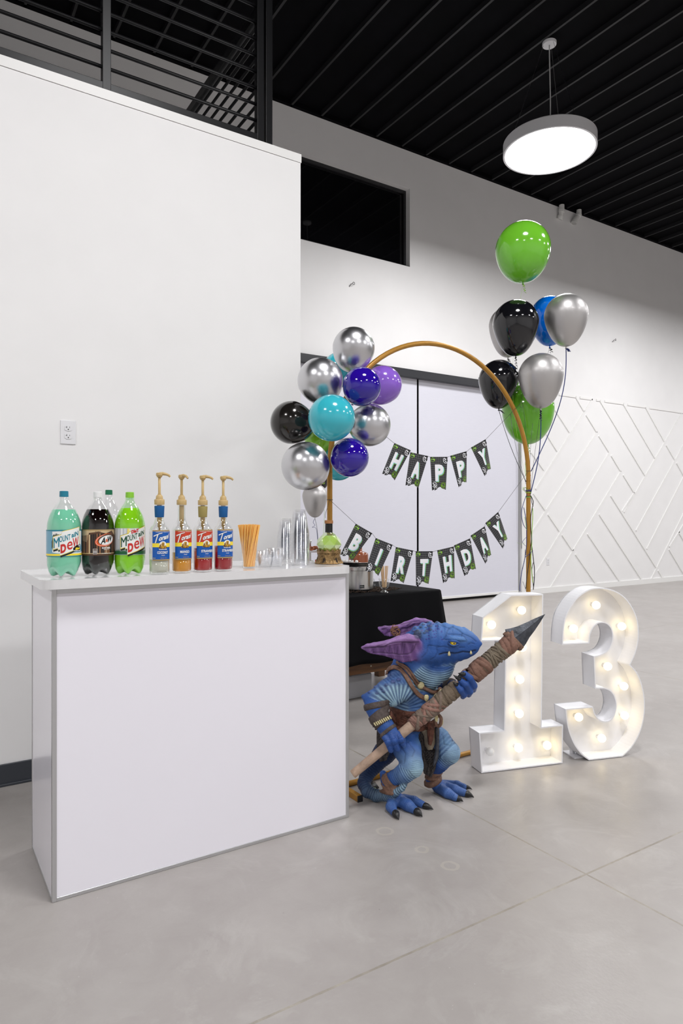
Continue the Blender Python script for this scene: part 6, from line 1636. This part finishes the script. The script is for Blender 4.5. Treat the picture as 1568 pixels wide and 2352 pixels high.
# ankle wraps
band('ankle_wrap', 328, 1262, 2.94, Z(322, 1300, 2.935)-Z(380, 1238, 2.925)+np.array([-.01, 0, 0]), rz(62), .005, M['leather'], prof=[(-.5, -.3), (-.42, .9), (-.2, 1.1), (-.12, .6), (.0, 1.1), (.14, .6), (.25, 1.2), (.42, .9), (.5, -.3)], maxr=.06)
band('ankle_wrap', 318, 1312, 2.935, (.2, 0, -1), rz(56), .005, M['leather'], maxr=.05)
band('ankle_wrap', 650, 1212, 3.075, (.02, 0, 1), rz(70), .005, M['leather'], maxr=.055, prof=[(-.5, -.3), (-.42, .9), (-.2, 1.1), (-.12, .6), (.0, 1.1), (.14, .6), (.25, 1.2), (.42, .9), (.5, -.3)])
band('ankle_wrap', 660, 1262, 3.07, (-.5, 0, 1), rz(50), .009, M['leather'], maxr=.06, prof=[(-.5, -.3), (-.4, .9), (0, 1.4), (.4, .9), (.5, -.3)])
ew = MB(); rnd = random.Random(8)
for i in range(300):
    t = rnd.random(); a = rnd.random()*6.28; c = Z(372+10*t, 118+t*72, 3.062); s = .6+.4*math.sin(math.pi*t)
    ew.ball(c+np.array([.021*math.cos(a)*s, .015*math.sin(a), 0]), .0035, 5)
sb('ear_wrap', ew, noisy(mat('beaded_brown', srgb(146, 104, 80), .6), 60, .5))

# ------------------------------------------------------------------ spear
A0, A1 = Z(63, 1212, 2.872), Z(1478, 34, 2.975)
sax = (A1-A0)/np.linalg.norm(A1-A0); SL = np.linalg.norm(A1-A0)
def SP(x):  # point on the spear axis at zoomed column x
    t = (x-63)/(1478-63); t2 = t*2.872/(2.872*t+2.975*(1-t)); return A0+(A1-A0)*t2
W0 = W2(SP(700)); sp_ = thing('spear', 'stone-tipped spear with wrapped wooden shaft held by the blue statue', 'spear', tuple(W0), -YAW)
S0 = SP(700)
def spb(name, mb, m, parent=None, smooth=True, auto=None):
    mb.v = [tuple(np.array(q)-S0) for q in mb.v]; return build(name, mb, m, parent or sp_, smooth=smooth, auto=auto)
M['pale_wood'] = noisy(mat('pale_worn_wood', srgb(178, 152, 132), .6), 18, .22, .4, 60, stretch=(1, 1, 1))
spb('shaft', MB().tube([SP(x) for x in (63, 64, 200, 480, 800, 1230)], [rz(27), rz(30), rz(32), rz(36), rz(38), rz(38)], 24), M['pale_wood'], auto=50)
def wrapm(name, x0, x1, r0, r1, col, turns, wd, slant=.35, seed=0):
    m = noisy(mat(name+'_cloth%d' % seed, srgb(*col), .75), 60, .18, .4, 120)
    rn = random.Random(seed); a, b, ax = frame_of(sax, (0, 1, 0)); mb = MB()
    mb.tube([SP(x) for x in np.linspace(x0, x1, 8)], [rz(r0+(r1-r0)*i/7)*.97 for i in range(8)], 24)
    for t in range(turns):
        xc_ = x0+(x1-x0)*(t+.5)/turns; rr = rz(r0+(r1-r0)*(t+.5)/turns)*(.985+.05*rn.random()); sl = slant*rn.uniform(.4, 1.6)*(1 if rn.random() < .75 else -1); ph = rn.random()*6.28
        c = SP(xc_); vs = []; n = 36; w_ = rz(wd)*rn.uniform(.8, 1.25)
        for j in range(n):
            th = 2*math.pi*j/n; rad = a*math.cos(th)+b*math.sin(th); o = ax*(sl*rr*math.cos(th-ph))
            for (s, h) in ((-.5, -.08), (-.42, .05), (0, .085), (.42, .05), (.5, -.08)): vs.append(c+o+rad*rr*(1+h)+ax*w_*s)
        fs_ = [(j*5+k, j*5+k+1, ((j+1) % n)*5+k+1, ((j+1) % n)*5+k) for j in range(n) for k in range(4)]
        mb.add(vs, fs_)
    return spb(name, mb, m)
wrapm('shaft_wrap', 500, 550, 42, 46, (140, 106, 94), 4, 26, .3, 1)
wrapm('shaft_wrap', 545, 700, 48, 55, (120, 104, 92), 9, 26, .7, 2)
wrapm('shaft_wrap', 590, 690, 51, 56, (144, 108, 96), 4, 30, -.9, 3)
wrapm('shaft_wrap', 695, 840, 55, 56, (112, 98, 82), 6, 34, .25, 4)
wrapm('shaft_wrap', 940, 1040, 62, 66, (124, 92, 78), 6, 36, .6, 5)
wrapm('shaft_wrap', 1030, 1175, 58, 62, (118, 106, 90), 14, 15, .35, 6)
wrapm('shaft_wrap', 1165, 1245, 60, 66, (132, 98, 84), 4, 40, .6, 7)
M['stone'] = noisy(mat('dark_flint', srgb(72, 76, 84), .42, .2), 30, .45, .8, 40)
outl = [(1181, 146), (1222, 138), (1272, 124), (1300, 112), (1345, 92), (1400, 66), (1478, 33), (1440, 95), (1400, 155), (1362, 205), (1330, 262), (1303, 302), (1262, 298), (1228, 262), (1205, 210)]
def dq(x): t = (x-63)/(1478-63); return 2.872+(2.975-2.872)*t
mid = [(1235, 222), (1300, 175), (1380, 112)]
vs = [Z(x, y, dq(x)) for x, y in outl]; n = len(vs)
fr_ = [Z(x, y, dq(x)-h) for (x, y), h in zip(mid, (.024, .022, .012))]; bk_ = [Z(x, y, dq(x)+h) for (x, y), h in zip(mid, (.024, .022, .012))]
fs_ = []
def near_mid(i): x = outl[i][0]; return 0 if x < 1265 else 1 if x < 1335 else 2
for base_, sg in ((n, 1), (n+3, -1)):
    for i in range(n):
        j = (i+1) % n; a, b = near_mid(i), near_mid(j)
        f = (i, j, base_+b); fs_.append(f if sg > 0 else f[::-1])
        if a != b: g_ = (i, base_+b, base_+a); fs_.append(g_ if sg > 0 else g_[::-1])
spb('spearhead', MB().add(vs+fr_+bk_, fs_), M['stone'], smooth=False)
q = [Z(1230+.0*i, 0, 0) for i in range(0)]
bm_ = MB(); a, b, ax = frame_of(sax, (0, 1, 0)); c = SP(1243)
vs = []; n = 32
for j in range(n):
    th = 2*math.pi*j/n
    for s, h in ((-.5, 0), (-.45, 1), (.45, 1), (.5, 0)):
        rr = .0505+.0035*h
        side = a*math.cos(th)*rr*.62+b*math.sin(th)*rr
        vs.append(c+side+ax*(rz(38)*s))
# flattened loop: wide in the picture plane, shallow in depth
up_ = np.cross(sax, (0, 1, 0)); up_ /= np.linalg.norm(up_); dp_ = np.cross(up_, sax); vs = []
for j in range(n):
    th = 2*math.pi*j/n
    for s, h in ((-.5, 0), (-.45, 1), (.45, 1), (.5, 0)):
        vs.append(c+up_*math.cos(th)*(rz(84)+.002*h)+dp_*math.sin(th)*(.0265+.0035*h)+sax*(rz(40)*s+math.cos(th)*-.006))
bm_.add(vs, [(j*4+k, j*4+k+1, ((j+1) % n)*4+k+1, ((j+1) % n)*4+k) for j in range(n) for k in range(4-1)])
spb('binding', bm_, M['leather'])

# small black pouch with a green print lying inside the curl of the tail
pp = PZ(858, 1817, 0); o = build('balloon_weight', MB().lathe([(0, 0), (.034, .002), (.040, .012), (.030, .026), (.012, .032), (.016, .040), (0, .038)], 14, rfun=lambda q, z, th: q*(1+.12*math.sin(5*th))), M['claw'], smooth=True)
o.location = tuple(pp+np.array([0, .03, 0])); tag(o, 'crumpled black balloon weight on the floor inside the curl of the blue tail', 'weight')
build('green_print', MB().ball((0, -.034, .012), .010, 10, sc=(1, .5, .5)), RIB['lime'], o)
